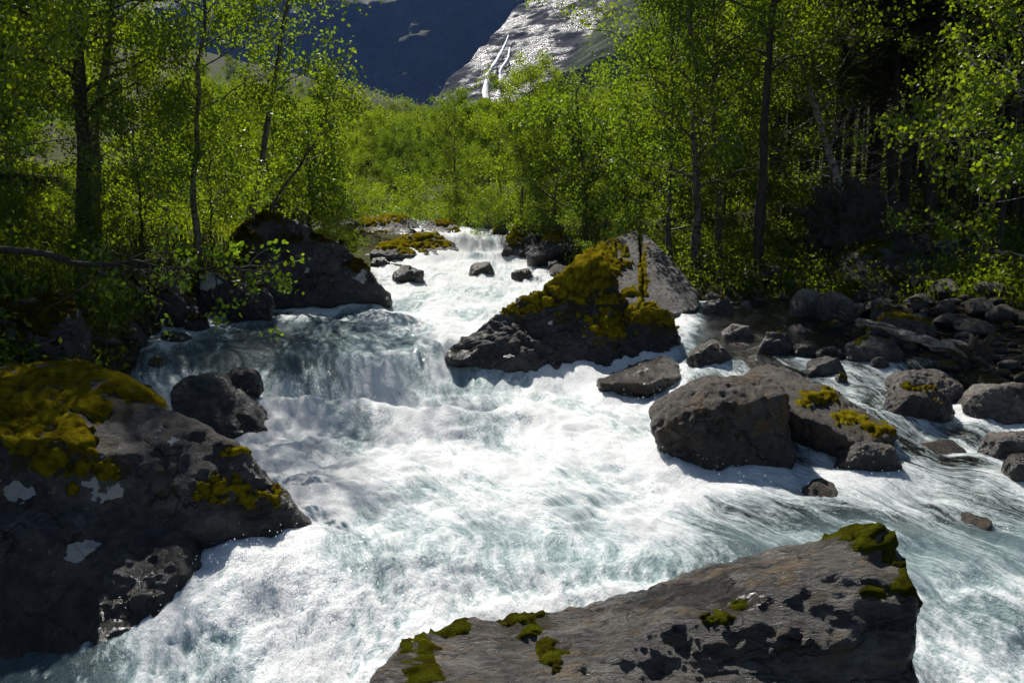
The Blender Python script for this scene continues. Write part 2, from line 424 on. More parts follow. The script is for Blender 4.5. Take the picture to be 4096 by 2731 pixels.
def slope_z(x, y):
    xe = np.where(y > 780, -78 + (y - 780) * 0.80, -78 + (780 - y) * 0.1) + 5 * perlin2(y * 0.05, y * 0 + 4, 3)      # left rim of the outcrop
    z = 85 + 0.47 * (x + 70) + 0.62 * (y - 780)
    z = z - 14 * np.maximum(0, xe + 10 - x)**1.5 / 10.0
    q = np.stack([x * 0.02 - y * 0.008, y * 0.02, z * 0 + 1], 1)
    st_ = fbm(np.stack([(x + z * .8) * 0.012, (z - .5 * x + 0.3 * y) * 0.07, x * 0 + 5], 1), 4, 60, 0.55)
    z = z + 4.2 * st_ + 1.2 * fbm(q * 3, 3, 66)
    cut = np.maximum(0, 708 + 0.1 * x - y)                                            # steep foot where the falls drop
    return z - cut * 1.6
def f_slope(x, y): return np.stack([x, y, slope_z(x, y)], 1)
def slope_veg(v):
    x, y, z = v.T
    pr, pc = project(v)
    rim = 1.0 - sstep(0, 9, x - (-80 + (y - 780) * 0.80))
    low = sstep(0, 55, x - (y - 720) * 0.62 + 14 * perlin2(x * .03, y * .03, 8) - 12)
    return {'veg': np.clip(0.8 * rim + 0.72 * low, 0, 1)}
sheet('rock_slope', f_slope, np.linspace(-100, 420, 210), np.linspace(655, 1150, 200), M['slope'], slope_veg)

def falls_mat():
    t = NT('falling water'); c = t.coord(scale=(1, 1, 0.12), world=True)
    n = t.noise(c, 0.9, 5, 0.7)
    d = t.n('ShaderNodeBsdfPrincipled', Base_Color=t.mix(n, (0.6, 0.65, 0.7), (0.9, 0.92, 0.93)), Roughness=0.5)
    tr = t.n('ShaderNodeBsdfTransparent')
    m = t.n('ShaderNodeMixShader', i0=t.ramp(t.math('ADD', n, t.attr('core')), [(0.55, 0.0), (0.95, 0.9)]), i1=tr.outputs[0], i2=d.outputs[0])
    return t.surf(m.outputs[0])
M['falls'] = falls_mat()
def waterfall(pts, width, seed, label):
    # ribbon of water standing a little off the rock, curved across its width
    n, k = 60, 9
    tt = np.linspace(0, 1, n); pts = np.array(pts, float)
    kk = np.linspace(0, 1, len(pts))
    cx = np.stack([np.interp(tt, kk, pts[:, i]) for i in range(3)], 1)
    cx[:, 0] += 1.2 * perlin2(tt * 5, tt * 0 + seed, seed); cx[:, 1] -= 5.0; cx[:, 2] += 1.0
    w = width * (0.5 + 0.9 * tt) * (1 + 0.3 * perlin2(tt * 9, tt * 0 + 3, seed + 1))
    a = np.linspace(-1, 1, k)
    v = cx[:, None, :] + np.stack([a[None] * w[:, None], np.repeat(-(1 - a**2)[None] * 1.4, n, 0), np.zeros((n, k))], 2)
    core = np.repeat((0.75 * (1 - np.abs(a)**2) - 0.02)[None], n, 0)
    o = obj('waterfall', mesh('waterfall', v.reshape(-1, 3), grid_faces(n, k), M['falls'], attrs={'core': core.ravel()}))
    tag(o, label, 'waterfall')
def onslope(px, py):
    d = ray(px, py)
    for Y in np.arange(656, 1140, 1.0):
        q = np.array((0, 0, CAM_Z)) + d * (Y / d[1])
        if q[2] <= slope_z(np.array([q[0]]), np.array([Y]))[0]: return q
    return np.array((0, 0, CAM_Z)) + d * (800 / d[1])
waterfall([onslope(*p) for p in [(2035, 150), (2010, 210), (1975, 270), (1955, 300), (1945, 350), (1945, 400)]], 2.3, 3, 'longer white waterfall bending down the wet rock slope beside the shaded cliff')
waterfall([onslope(*p) for p in [(2040, 200), (2035, 235), (2010, 275), (2003, 310), (2000, 345), (1995, 385)]], 1.9, 5, 'shorter white waterfall to the forest side on the wet rock slope')

# ------------------------------------------------------------------ boulders
_ico = {}
def ico(n):
    if n not in _ico:
        bm = bmesh.new(); bmesh.ops.create_icosphere(bm, subdivisions=n, radius=1.0)
        bm.verts.ensure_lookup_table()
        _ico[n] = (np.array([v.co[:] for v in bm.verts]), np.array([[v.index for v in f.verts] for f in bm.faces]))
        bm.free()
    return _ico[n]
def hull_planes(pts):
    bm = bmesh.new()
    for p in pts: bm.verts.new(p)
    r = bmesh.ops.convex_hull(bm, input=bm.verts[:], use_existing_faces=False)
    bm.normal_update(); out = []
    for f in bm.faces:
        n = np.array(f.normal[:]); d = float(n @ np.array(f.verts[0].co[:]))
        if f.calc_area() > 1e-5: out.append((n if d > 0 else -n, abs(d)))
    bm.free(); return out
def vnormals(v, f):
    n = np.zeros_like(v); fn = np.cross(v[f[:, 1]] - v[f[:, 0]], v[f[:, 2]] - v[f[:, 0]])
    for k in range(3): np.add.at(n, f[:, k], fn)
    return n / (np.linalg.norm(n, axis=1)[:, None] + 1e-9)

def components(n, f):
    lab = np.arange(n)
    while True:
        m = lab[f].min(1); new = lab.copy()
        for k in range(3): np.minimum.at(new, f[:, k], m)
        new = new[new]; new = new[new]
        if (new == lab).all(): return lab
        lab = new

ROCKS = []     # plan footprints (x, y, rx, ry) for the foam
def build_rock(name, label, hulls, mat, seed, sub=5, p=26, rough=0.05, strata=0.0, group=None, cat='boulder', moss=None, mossmat='moss',
               topmoss=0.0, mosst=0.05, wetband=0.35, wetall=0.0, lichen=None, strdir=(0.3, 0.2, 1.0), cush=0.16, wetmarks=None):
    """hulls: list of point lists (world). Star-shaped union of convex hulls with rounded edges, then relief."""
    allp = np.concatenate([np.array(h, float) for h in hulls])
    cen = np.mean([np.mean(np.array(h, float), 0) for h in hulls], 0)
    ext = (allp.max(0) - allp.min(0)) / 2; size = float(np.mean(ext))
    dirs, F = ico(sub)
    d = dirs * ext; d = d / np.linalg.norm(d, axis=1)[:, None]
    r = 0
    for h in hulls:
        acc = np.zeros(len(d))
        for n, dist in hull_planes(np.array(h, float) - cen):
            k = np.maximum(d @ n, 1e-6) / max(dist, 1e-3)
            acc = acc + k**p
        r = np.maximum(r, acc**(-1.0 / p))
    v = d * r[:, None]
    n = vnormals(v, F)
    q = v / size
    disp = rough * size * (0.9 * fbm(q * 1.3 + seed * 3.1, 4, seed, 0.55) - 0.8 * np.abs(fbm(q * 2.3 + seed, 5, seed + 5, 0.6)) + 0.25 * fbm(q * 9 + seed, 3, seed + 15, 0.65))
    if strata:
        sd = np.array(strdir) / np.linalg.norm(strdir)
        lay = (q @ sd) * 5.5 + 0.7 * fbm(q * 1.1, 3, seed + 9)
        saw = lay - np.floor(lay)
        disp = disp + strata * size * (0.6 * sstep(0.0, 0.85, saw) - sstep(0.85, 1.0, saw) * 0.6 + 0.5 * fbm(q * np.array((2, 2, 2)) + sd * lay[:, None] * 1.5, 3, seed + 12))
    v = v + n * disp[:, None]
    n = vnormals(v, F)
    base = np.array((cen[0], cen[1], allp[:, 2].min()))
    wv = v + cen
    wl = W(wv[:, 0], wv[:, 1])
    wet = np.clip(1 - sstep(0.05, wetband, wv[:, 2] - wl + 0.18 * fbm(q * 2.2, 3, seed + 3)), 0, 1)
    wet = np.maximum(wet, wetall)
    px, py = project(wv)
    def marks(lst, fr, grow=1.0):
        m = np.zeros(len(wv))
        e = fbm(wv * fr, 4, seed + 21, 0.7)
        for (mx, my, rx, ry, *k) in lst:
            dd = np.sqrt(((px - mx) / rx)**2 + ((py - my) / ry)**2) / grow
            m = np.maximum(m, (k[0] if k else 1.0) * sstep(1.0, 0.75, dd + 1.0 * e))
        vd = np.array((0, 0, CAM_Z)) - wv; vd /= np.linalg.norm(vd, axis=1)[:, None]
        return m * sstep(-0.25, 0.05, (n * vd).sum(1))
    li = marks(lichen, 3.0) if lichen else np.zeros(len(wv))
    if wetmarks: wet = np.maximum(wet, marks(wetmarks, 1.5))
    film = 0.75 * marks(moss, 2.0, 1.7) if moss else np.zeros(len(wv))
    if topmoss: film = np.maximum(film, 0.6 * sstep(0.55, 1.0, n[:, 2] + 0.4 * fbm(wv * 2, 3, seed + 2)))
    lv = wv - base
    root = empty(name, base) if (moss or topmoss) else None
    up = wv[:, 2] > ground(wv[:, 0], wv[:, 1]) - 0.12                # nothing needs modelling under the ground
    Fk = F[up[F].any(1)]
    if len(Fk) < 50: Fk = F
    uq, inv = np.unique(Fk, return_inverse=True)
    me = mesh(name, lv[uq], inv.reshape(-1, 3), mat, attrs={'wet': wet[uq], 'lichen': li[uq], 'film': film[uq]})
    if root is not None: body = obj('rock_body', me, root)
    else: root = obj(name, me, loc=base)
    tag(root, label, cat, group)
    if moss or topmoss:
        mk = np.zeros(len(wv))
        if moss: mk = marks(moss, 4.5 if size < 3 else 4.0)
        if topmoss:
            tm = n[:, 2] * 0.75 + 0.55 * fbm(wv * (1.6 / size) + 9, 4, seed + 31, 0.6)
            mk = np.maximum(mk, sstep(1.02 - topmoss, 1.14 - topmoss, tm))
        mk = mk * sstep(0.02, 0.25, wv[:, 2] - wl)
        cw = worley(wv / cush, seed)
        hgt = mosst * mk * (0.15 + 1.1 * np.sqrt(np.clip(1 - cw * cw * 1.35, 0, 1))) + 0.25 * mosst * mk * fbm(wv * 9, 2, seed + 8) - 0.012 * (1 - sstep(0, 0.3, mk))
        mv = lv + n * hgt[:, None] + np.array((0, 0, 0.25))[None] * (mk * mosst)[:, None] * 0
        keep = (mk[F] > 0.03).any(1)
        ff = F[keep]
        if len(ff):
            lab = components(len(mv), ff)[ff[:, 0]]
            ids, cnt = np.unique(lab, return_counts=True)
            for i_ in ids[cnt >= 14]:                                  # each cushion or carpet of moss is a part of its own
                uq, inv = np.unique(ff[lab == i_], return_inverse=True)
                obj('moss', mesh('moss', mv[uq], inv.reshape(-1, 3), M[mossmat], attrs={'gap': cw[uq]}), root)
    mn, mx_ = wv.min(0), wv.max(0)
    ROCKS.append(((mn[0] + mx_[0]) / 2, (mn[1] + mx_[1]) / 2, (mx_[0] - mn[0]) / 2, (mx_[1] - mn[1]) / 2, mx_[2], mn[2]))
    return root

def box_rock(bb, Y, depth=0.8, bury=0.35, seed=0, tilt=0.0, sharp=0.0):
    """points for a natural boulder filling the photo box bb (x0,y0,x1,y1 in photo px) at distance Y"""
    x0, y0, x1, y1 = bb
    tl = P(x0, y0, Y); br = P(x1, y1, Y)
    w = br[0] - tl[0]; h = tl[2] - br[2]; dpt = w * depth
    cx = (tl[0] + br[0]) / 2; zb = br[2]; cy_ = Y + dpt * 0.35
    rg = np.random.default_rng(seed * 7 + 3)
    q = rg.normal(size=(15, 3)); q /= np.linalg.norm(q, axis=1)[:, None]
    for _ in range(12):                                   # spread the corners evenly, then squash towards a block
        dd = q[:, None] - q[None]; r2 = (dd**2).sum(2) + np.eye(15) * 9
        q = q + 0.06 * (dd / r2[..., None]**1.5).sum(1); q /= np.linalg.norm(q, axis=1)[:, None]
    q = np.sign(q) * np.abs(q)**0.8 * rg.uniform(0.9, 1.08, (15, 1))
    rx, ry = rg.uniform(-.35, .35, 2)
    q = q @ np.array([[math.cos(ry), 0, math.sin(ry)], [0, 1, 0], [-math.sin(ry), 0, math.cos(ry)]])
    mn, mx = q.min(0), q.max(0); q = (q - mn) / (mx - mn)
    pts = [(tl[0] + w * a, Y - 0.1 * dpt + dpt * b, zb + h * (c_ * (1 + bury) - bury)) for a, b, c_ in q]
    return [pts]

PP = lambda lst: [P(*q) for q in lst]

# A: big left foreground boulder
YA = 9.6
hA = PP([(-900, 1500, 11.2), (-200, 1490, 10.6), (0, 1488, 10.4), (350, 1462, 10.5), (500, 1500, 10.3), (-600, 1560, 12.8), (300, 1420, 12.0),
         (660, 1600, 10.0), (860, 1690, 9.8), (1010, 1830, 9.7), (1150, 1930, 9.7), (1310, 2095, 9.8), (1190, 2135, 9.4), (1000, 2190, 9.2),
         (200, 1740, 9.0), (-400, 1740, 9.0), (560, 1880, 8.95), (850, 2050, 9.0), (820, 2240, 8.95), (300, 2210, 8.55), (-300, 2150, 8.45), (-900, 2100, 8.6)])
hA += [np.array((-1.95, 10.4, -0.7)), np.array((-3.0, 9.2, -0.9)), np.array((-4.8, 8.9, -0.9)), np.array((-8, 9, -1)), np.array((-8, 12.5, -0.5)), np.array((-3.8, 12.0, 0.0))]
hA2 = PP([(-700, 2130, 8.35), (350, 2130, 8.4), (720, 2250, 8.45), (760, 2350, 8.25), (745, 2700, 7.7), (700, 2900, 7.3), (300, 2850, 7.3), (-500, 2850, 7.3)]) + \
      [np.array((-2.5, 8.4, -1.2)), np.array((-7.5, 7.3, -1.3)), np.array((-6, 11, -0.8)), np.array((-3.0, 10.2, -0.8)), np.array((-4.5, 10.5, 1.4)), np.array((-7, 11, 1.5))]
build_rock('boulder', 'huge dark boulder with golden moss cushions and white lichen patches beside the white water', [hA, hA2], M['dark_rock'], 3, sub=7, p=40, rough=0.042,
           moss=[(90, 1530, 150, 55), (300, 1500, 190, 45), (480, 1520, 90, 50), (140, 1600, 120, 60), (340, 1610, 110, 60), (60, 1680, 110, 60), (280, 1700, 100, 55), (190, 1680, 70, 60),
                 (340, 1770, 80, 40), (560, 1580, 70, 40), (30, 1590, 90, 50), (620, 1600, 40, 25), (120, 1760, 90, 50), (210, 1830, 90, 50), (420, 1880, 60, 40), (890, 1960, 110, 60, .7), (1000, 1990, 90, 50, .6), (940, 1800, 40, 25), (330, 1870, 30, 25), (290, 1960, 25, 20)],
           lichen=[(400, 1900, 40, 70), (440, 1970, 60, 40), (60, 1960, 60, 45), (340, 2195, 70, 45), (120, 2200, 22, 22), (260, 1545, 60, 40, .6), (700, 1770, 25, 40, .7)],
           mosst=0.042, cush=0.085, wetband=0.6, wetmarks=[(1200, 2060, 160, 120), (700, 2500, 160, 300), (1100, 1900, 60, 90)])

# B: right foreground boulder
hB = PP([(1470, 2760, 5.6), (1600, 2560, 6.2), (1760, 2475, 6.5), (2000, 2432, 6.7), (2350, 2440, 6.9), (2700, 2330, 7.1), (3050, 2200, 7.1), (3300, 2112, 7.0), (3470, 2072, 6.9), (3590, 2082, 6.75),
         (3670, 2270, 6.5), (3690, 2450, 6.2), (3750, 2760, 5.5), (3300, 2500, 5.9), (2600, 2720, 5.3)])
hB = PP([(1470, 2760, 5.7), (1600, 2560, 6.3), (1760, 2475, 6.7), (2000, 2430, 6.9), (2330, 2430, 7.0), (2330, 2600, 6.4), (1800, 2700, 6.0)]) + \
     [np.array((-1.5, 5.2, -1.2)), np.array((3.0, 5.2, -1.2)), np.array((-1.3, 7.2, -1.2)), np.array((1.8, 7.6, -0.9)), np.array((2.2, 5.8, 0.3)), np.array((2.4, 6.4, 0.5)), np.array((-0.6, 5.2, -0.2))]
hB2 = PP([(2300, 2470, 6.9), (2660, 2350, 7.35), (3050, 2200, 7.3), (3300, 2112, 7.15), (3470, 2072, 7.0), (3590, 2080, 6.85), (3670, 2260, 6.6), (3690, 2450, 6.2), (3750, 2760, 5.9),
          (2100, 2740, 5.9), (3000, 2640, 6.1), (3350, 2330, 6.55)]) + \
      [np.array((-0.2, 5.4, -1.2)), np.array((2.9, 5.4, -1.2)), np.array((3.2, 7.0, -1.2)), np.array((0.6, 8.1, -0.25)), np.array((1.9, 8.3, -0.2)), np.array((2.7, 7.9, -0.4))]
build_rock('boulder', 'streaked grey and ochre boulder with a pointed mossy peak in the white water', [hB, hB2], M['fore_rock'], 11, sub=7, p=34, rough=0.055, strata=0.016,
           moss=[(3400, 2110, 70, 40), (3520, 2090, 60, 35), (3590, 2140, 40, 60), (3450, 2170, 35, 25), (3390, 2135, 30, 18), (3620, 2290, 45, 90), (3560, 2200, 30, 40), (3520, 2355, 45, 35), (3270, 2385, 22, 16), (3610, 2330, 50, 50),
                 (2100, 2470, 60, 40), (2020, 2455, 25, 15), (1660, 2640, 55, 60), (1700, 2580, 40, 40), (1680, 2690, 60, 50), (1620, 2580, 25, 40), (2210, 2620, 45, 45), (2200, 2570, 50, 22, .7), (2870, 2470, 60, 25), (2960, 2420, 50, 22), (2130, 2520, 60, 25, .7), (1800, 2500, 90, 30, .7)],
           mossmat='moss_green', mosst=0.028, cush=0.07, wetband=0.3, wetall=0.5, wetmarks=[(2600, 2380, 500, 70), (2100, 2560, 500, 130, .7), (2900, 2650, 600, 160, .55), (3300, 2350, 250, 120, .3)])

# C: moss-topped wedge in mid river
hC = PP([(1900, 1310, 17.3), (2080, 1240, 17.6), (2200, 1140, 17.9), (2290, 1050, 18.3), (2400, 1015, 18.4), (2460, 1130, 18.2), (2515, 1212, 18.0), (2560, 1330, 17.6),
         (2350, 1490, 16.9), (2050, 1490, 16.7), (2520, 1470, 16.9), (1790, 1420, 16.9)]) + [np.array((0.5, 20.0, 1.0)), np.array((1.9, 20.0, 1.0)), np.array((0.4, 17.2, -0.2)), np.array((2.2, 17.2, -0.2))]
hC2 = PP([(1775, 1390, 17.0), (1800, 1440, 16.7), (1900, 1315, 17.3), (2200, 1250, 17.7), (2480, 1225, 17.9), (2560, 1222, 17.9), (2640, 1235, 17.7), (2710, 1300, 17.5), (2740, 1370, 17.3), (2350, 1490, 16.9), (2050, 1490, 16.7), (2600, 1440, 17.0)]) + \
     [np.array((-1.3, 17.5, 0.0)), np.array((3.6, 19.0, 0.3)), np.array((0.5, 19.5, 0.6)), np.array((2, 17.0, -0.2))]
build_rock('boulder', 'dark wedge shaped boulder crowned with thick golden moss, standing mid river', [hC, hC2], M['dark_rock'], 21, sub=7, p=36, rough=0.07, strata=0.022, strdir=(0.75, 0.2, 0.9),
           moss=[(2330, 1110, 130, 80), (2260, 1150, 110, 55), (2160, 1200, 90, 40, .8), (2080, 1235, 80, 22, .8), (2440, 1190, 60, 30), (2560, 1265, 150, 45), (2650, 1270, 90, 40), (2400, 1040, 70, 50), (2430, 1300, 70, 60, .5)],
           lichen=[(2340, 1345, 12, 8), (2430, 1270, 16, 14), (2450, 1320, 14, 10), (2200, 1290, 10, 8)], mosst=0.07, cush=0.13, wetband=0.5, wetmarks=[(1830, 1400, 100, 60), (1900, 1440, 160, 40)])

# D: pale slab behind it, split in two by a crack
hD1 = PP([(2300, 1040, 21.6), (2420, 965, 23.2), (2556, 908, 24.6), (2562, 1215, 20.0), (2480, 1220, 19.8), (2350, 1180, 20.0)]) + [np.array((3.5, 25.4, 1.0)), np.array((1.6, 24.0, 0.9)), np.array((1.8, 20.6, 0.8)), np.array((3.0, 20.8, 0.8))]
hD2 = PP([(2568, 915, 24.5), (2640, 1000, 23.2), (2720, 1080, 22.2), (2800, 1170, 21.2), (2795, 1235, 20.6), (2574, 1235, 20.0), (2690, 1262, 20.0)]) + [np.array((3.7, 25.4, 1.0)), np.array((5.0, 23.4, 1.0)), np.array((3.1, 20.8, 0.7)), np.array((4.5, 20.8, 0.7))]
build_rock('boulder', 'pale grey slab with golden moss along its slanting shoulder, left of the crack', [hD1], M['grey_rock'], 31, sub=6, p=60, rough=0.03, strata=0.012, strdir=(0.2, -0.6, 1),
           moss=[(2400, 1015, 90, 45), (2350, 1060, 90, 50), (2440, 1060, 50, 40, .8), (2520, 1170, 40, 12, .8), (2562, 1120, 8, 90, .8)], mosst=0.09, cush=0.2, wetband=0.1)
build_rock('boulder', 'bare pale grey slab standing on the forest side of the crack', [hD2], M['grey_rock'], 33, sub=6, p=60, rough=0.03, strata=0.014, strdir=(0.2, -0.6, 1), wetband=0.1,
           moss=[(2575, 1060, 8, 80, .8), (2580, 1150, 14, 40)], mosst=0.05)

# E: big dark boulder on the left bank
hE = PP([(890, 1010, 21.6), (905, 1120, 21.0), (930, 940, 22.2), (990, 870, 22.1), (1050, 835, 22.1), (1130, 850, 22.0), (1260, 905, 21.8), (1400, 985, 21.7), (1500, 1085, 21.6), (1585, 1190, 21.6), (1560, 1215, 21.2),
         (1080, 1235, 20.6), (1300, 1225, 20.8)]) + [np.array((-7.4, 23.5, 1.0)), np.array((-6, 25, 1.6)), np.array((-3.4, 23, 1.0)), np.array((-7.0, 21, 0.7)), np.array((-3, 21.8, 0.8))]
build_rock('boulder', 'great dark boulder with a long sloping back and mossy rim on the bank', [hE], M['dark_rock'], 41, sub=6, p=34, rough=0.055,
           moss=[(960, 930, 60, 60), (1080, 850, 130, 25), (1330, 945, 140, 20), (1470, 1050, 70, 30, .8), (940, 1010, 60, 70, .8)], mossmat='moss_dark', mosst=0.09, cush=0.2, wetband=0.4,
           lichen=[(1450, 1100, 20, 25), (1230, 1080, 12, 10), (1380, 1040, 12, 10)])

# layered mossy slabs above the bend
def slab(name, label, q, Y, mat, seed, moss=None, wetall=0.0, dz=0.0, depth=2.5, mosst=0.06, tm=0.0, mossmat='moss', strata=0.02):
    pts = [P(px, py, Y + dy) for px, py, dy in q]
    pts = [p + np.array((0, 0, dz)) for p in pts]
    lo = min(p[2] for p in pts)
    pts += [p + np.array((0.1, depth, -0.15)) for p in pts] + [np.array((p[0], p[1] + 0.3, lo - 0.5)) for p in pts[::2]]
    return build_rock(name, label, [pts], M[mat], seed, sub=6, p=30, rough=0.07, strata=strata, strdir=(0.45, -0.3, 1), moss=moss, topmoss=tm, mosst=mosst, mossmat=mossmat, wetband=0.25, cush=0.2, wetall=wetall)
slab('boulder', 'flat layered ledge streaked with golden moss beside the small waterfall', [(1470, 1010, -1), (1500, 985, 0), (1640, 935, 1.4), (1740, 925, 1.6), (1790, 960, 1), (1835, 1000, 0), (1800, 1022, -.5), (1560, 1032, -1)], 30.2, 'grey_rock', 51,
     moss=[(1600, 975, 140, 22), (1770, 975, 40, 12), (1640, 1005, 60, 10, .7), (1700, 945, 70, 12)])
slab('boulder', 'dark tilted rock ledge with mossy top edge behind the flat ledge', [(1330, 960, -1), (1400, 900, 1), (1520, 855, 2), (1590, 862, 2), (1640, 910, 1), (1650, 935, 0), (1480, 985, -1)], 33.5, 'dark_rock', 53,
     moss=[(1450, 885, 110, 14), (1570, 865, 60, 14), (1400, 930, 60, 14, .8), (1520, 930, 60, 8, .7)], depth=3)
slab('boulder', 'grey boulder with orange moss at the lip of the small waterfall', [(1680, 915, 0), (1720, 885, 1), (1780, 878, 1.2), (1820, 905, 1), (1845, 930, 0), (1760, 942, -.5)], 34.0, 'grey_rock', 55, moss=[(1775, 890, 40, 10), (1825, 918, 22, 8)], depth=1.6)
slab('boulder', 'low mossy rock beyond the great dark boulder', [(1210, 905, 0), (1260, 865, 1), (1350, 858, 1), (1390, 890, 0), (1340, 930, -1)], 31.0, 'dark_rock', 57, moss=[(1290, 868, 80, 10)], depth=2)
slab('boulder', 'round dark boulder capped with orange moss on the forest side of the small waterfall', [(2005, 1010, -.5), (2030, 940, 0), (2080, 890, .8), (2140, 880, 1), (2190, 905, .8), (2225, 950, .4), (2215, 1010, 0), (2100, 1025, -.8)], 30.0, 'dark_rock', 59,
     moss=[(2110, 895, 70, 22), (2050, 940, 30, 30), (2180, 915, 40, 20)], depth=2.2, strata=0.0)
slab('boulder', 'slanting dark rock with a mossy back leaning toward the pale slab', [(2105, 1010, 0), (2150, 975, .5), (2220, 925, 1.2), (2280, 912, 1.5), (2320, 940, 1), (2310, 1000, 0), (2130, 1028, -.6)], 27.6, 'dark_rock', 61, moss=[(2190, 950, 60, 14), (2260, 930, 50, 16)], depth=2)
slab('boulder', 'narrow upright stone with mossy side above the small waterfall', [(1965, 940, 0), (1985, 885, .3), (2005, 880, .3), (2025, 915, .2), (2030, 945, 0)], 32.5, 'grey_rock', 63, moss=[(1975, 915, 10, 30)], depth=0.8, strata=0.0)

# single boulders by their photo box: (box, distance, depth, material, seed, moss, label)
BOX = [
 ((1558, 1062, 1692, 1150), 25.2, 0.8, 'dark_rock', 71, 0, 'glossy rounded boulder alone in the rapids beside the great dark boulder'),
 ((1478, 1030, 1560, 1085), 27.2, 0.8, 'dark_rock', 72, 0, 'small dark boulder at the foot of the flat mossy ledge'),
 ((1440, 1015, 1500, 1050), 28.2, 0.8, 'dark_rock', 73, 0, 'little dark stone tucked under the flat mossy ledge'),
 ((1870, 1048, 1985, 1125), 25.6, 0.9, 'brown_rock', 74, 0, 'wet rock breaking the water below the small waterfall'),
 ((2040, 1075, 2140, 1130), 25.0, 0.9, 'brown_rock', 75, 0, 'wet brown rock half under the rapids'),
 ((2180, 978, 2310, 1055), 26.2, 0.8, 'dark_rock', 76, 0, 'dark boulder below the slanting mossy rock'),
 ((2110, 1030, 2180, 1070), 25.8, 0.8, 'dark_rock', 77, 0, 'small black stone at the rapids edge'),
 ((2190, 1040, 2260, 1085), 25.0, 0.8, 'dark_rock', 78, 0, 'dark stone in the water against the mossy wedge boulder'),
 ((895, 1470, 1045, 1560), 14.2, 0.7, 'dark_rock', 82, 0, 'black rock perched on the edge of the drop'),
 ((370, 1095, 770, 1310), 18.6, 0.75, 'dark_rock', 83, 0.35, 'broad mossy boulder in the shade of the bank under the leafy branch'),
 ((740, 1085, 935, 1275), 20.0, 0.7, 'dark_rock', 84, 0.12, 'lichen spotted boulder beside the great dark boulder'),
 ((880, 1130, 1085, 1262), 19.2, 0.7, 'dark_rock', 85, 0.2, 'pointed boulder at the water in front of the great dark boulder'),
 ((-260, 1205, 310, 1520), 13.8, 0.8, 'dark_rock', 86, 0.6, 'large moss covered boulder in shade behind the huge boulder'),
 ((330, 1290, 600, 1470), 16.6, 0.8, 'dark_rock', 87, 0.2, 'dark low boulder at the shaded water edge'),
 ((600, 1330, 760, 1400), 17.2, 0.8, 'dark_rock', 88, 0.1, 'flat black rock awash at the shaded water edge'),
 ((720, 1270, 830, 1320), 18.4, 0.8, 'dark_rock', 89, 0.5, 'small mossy rock at the foot of the shaded bank'),
 ((3172, 1160, 3310, 1275), 19.6, 0.8, 'stone', 91, 0, 'tan boulder with a notched face, touching its smooth twin'),
 ((3280, 1160, 3440, 1290), 19.3, 0.8, 'stone', 92, 0.0, 'smooth tan boulder with streaked front, beside the notched one'),
 ((2600, 1530, 3240, 1880), 11.6, 0.7, 'brown_rock', 93, 0, 'large dome shaped brown boulder with wet ochre foot at the edge of the rapids'),
 ((3240, 1432, 3400, 1530), 14.2, 0.7, 'stone', 95, 0, 'flat topped grey stone in the side stream'),
 ((3270, 1385, 3405, 1452), 15.2, 0.7, 'dark_rock', 96, 0, 'dark sloping stone behind the flat topped one'),
 ((3410, 1352, 3650, 1475), 15.0, 0.7, 'stone', 97, 0.12, 'broad grey boulder with moss flecks below the fallen log'),
 ((3560, 1488, 3910, 1640), 13.2, 0.6, 'stone', 98, 0, 'long smooth grey boulder lying across the side stream'),
 ((3565, 1555, 3855, 1700), 12.5, 0.6, 'brown_rock', 99, 0.12, 'flat wet slab with a moss tuft under the long smooth boulder'),
 ((3905, 1530, 4330, 1720), 12.6, 0.7, 'stone', 100, 0, 'big rounded grey boulder by the side stream'),
 ((2895, 1298, 3030, 1375), 17.4, 0.7, 'stone', 101, 0, 'pale leaning stone standing in the still pool'),
 ((3045, 1328, 3200, 1430), 16.0, 0.7, 'dark_rock', 102, 0.15, 'dark wet boulder with green moss spots in the side stream'),
 ((3180, 1372, 3285, 1440), 15.6, 0.7, 'brown_rock', 103, 0, 'round brown wet stone next to the moss spotted boulder'),
 ((3500, 1268, 3800, 1385), 17.0, 0.6, 'stone', 104, 0.42, 'wide boulder half covered in golden moss behind the fallen log'),
 ((3345, 1775, 3650, 1910), 10.9, 0.5, 'brown_rock', 105, 0, 'thin dark slab with water sliding over it'),
 ((3950, 1735, 4250, 1860), 11.1, 0.6, 'stone', 106, 0, 'grey stone with a dark foot near the big rounded boulder'),
 ((4030, 1825, 4200, 1940), 10.5, 0.6, 'brown_rock', 107, 0, 'small brown stone at the foot of the side stream'),
 ((2760, 1360, 2960, 1480), 15.2, 0.8, 'brown_rock', 108, 0, 'submerged brown rock with water pouring over it'),
 ((3000, 1465, 3140, 1540), 14.0, 0.8, 'brown_rock', 109, 0.0, 'low wet brown rock upstream of the dome shaped boulder'),
 ((2810, 1190, 2950, 1270), 20.2, 0.7, 'grey_rock', 110, 0.1, 'rough pale rock beside the bare slab'),
 ((2960, 1200, 3010, 1245), 20.6, 0.8, 'stone', 111, 0, 'small pointed pale stone by the still pool'),
 ((3340, 1495, 3400, 1560), 13.4, 0.7, 'mossy_stone', 112, 0.5, 'small knob of rock wearing a moss cap in the side stream'),
 ((3490, 1430, 3570, 1490), 14.0, 0.7, 'stone', 113, 0, 'small pointed stone in front of the moss flecked boulder'),
 ((3110, 1560, 3240, 1640), 12.8, 0.7, 'brown_rock', 114, 0, 'dark rock wedged behind the dome shaped boulder'),
]
def solve_y(px, py):
    d = ray(px, py)
    for Yq in np.arange(7.5, 33, 0.05):
        if CAM_Z + d[2] * Yq / d[1] <= float(W(d[0] * Yq / d[1], Yq)): return Yq
    return None
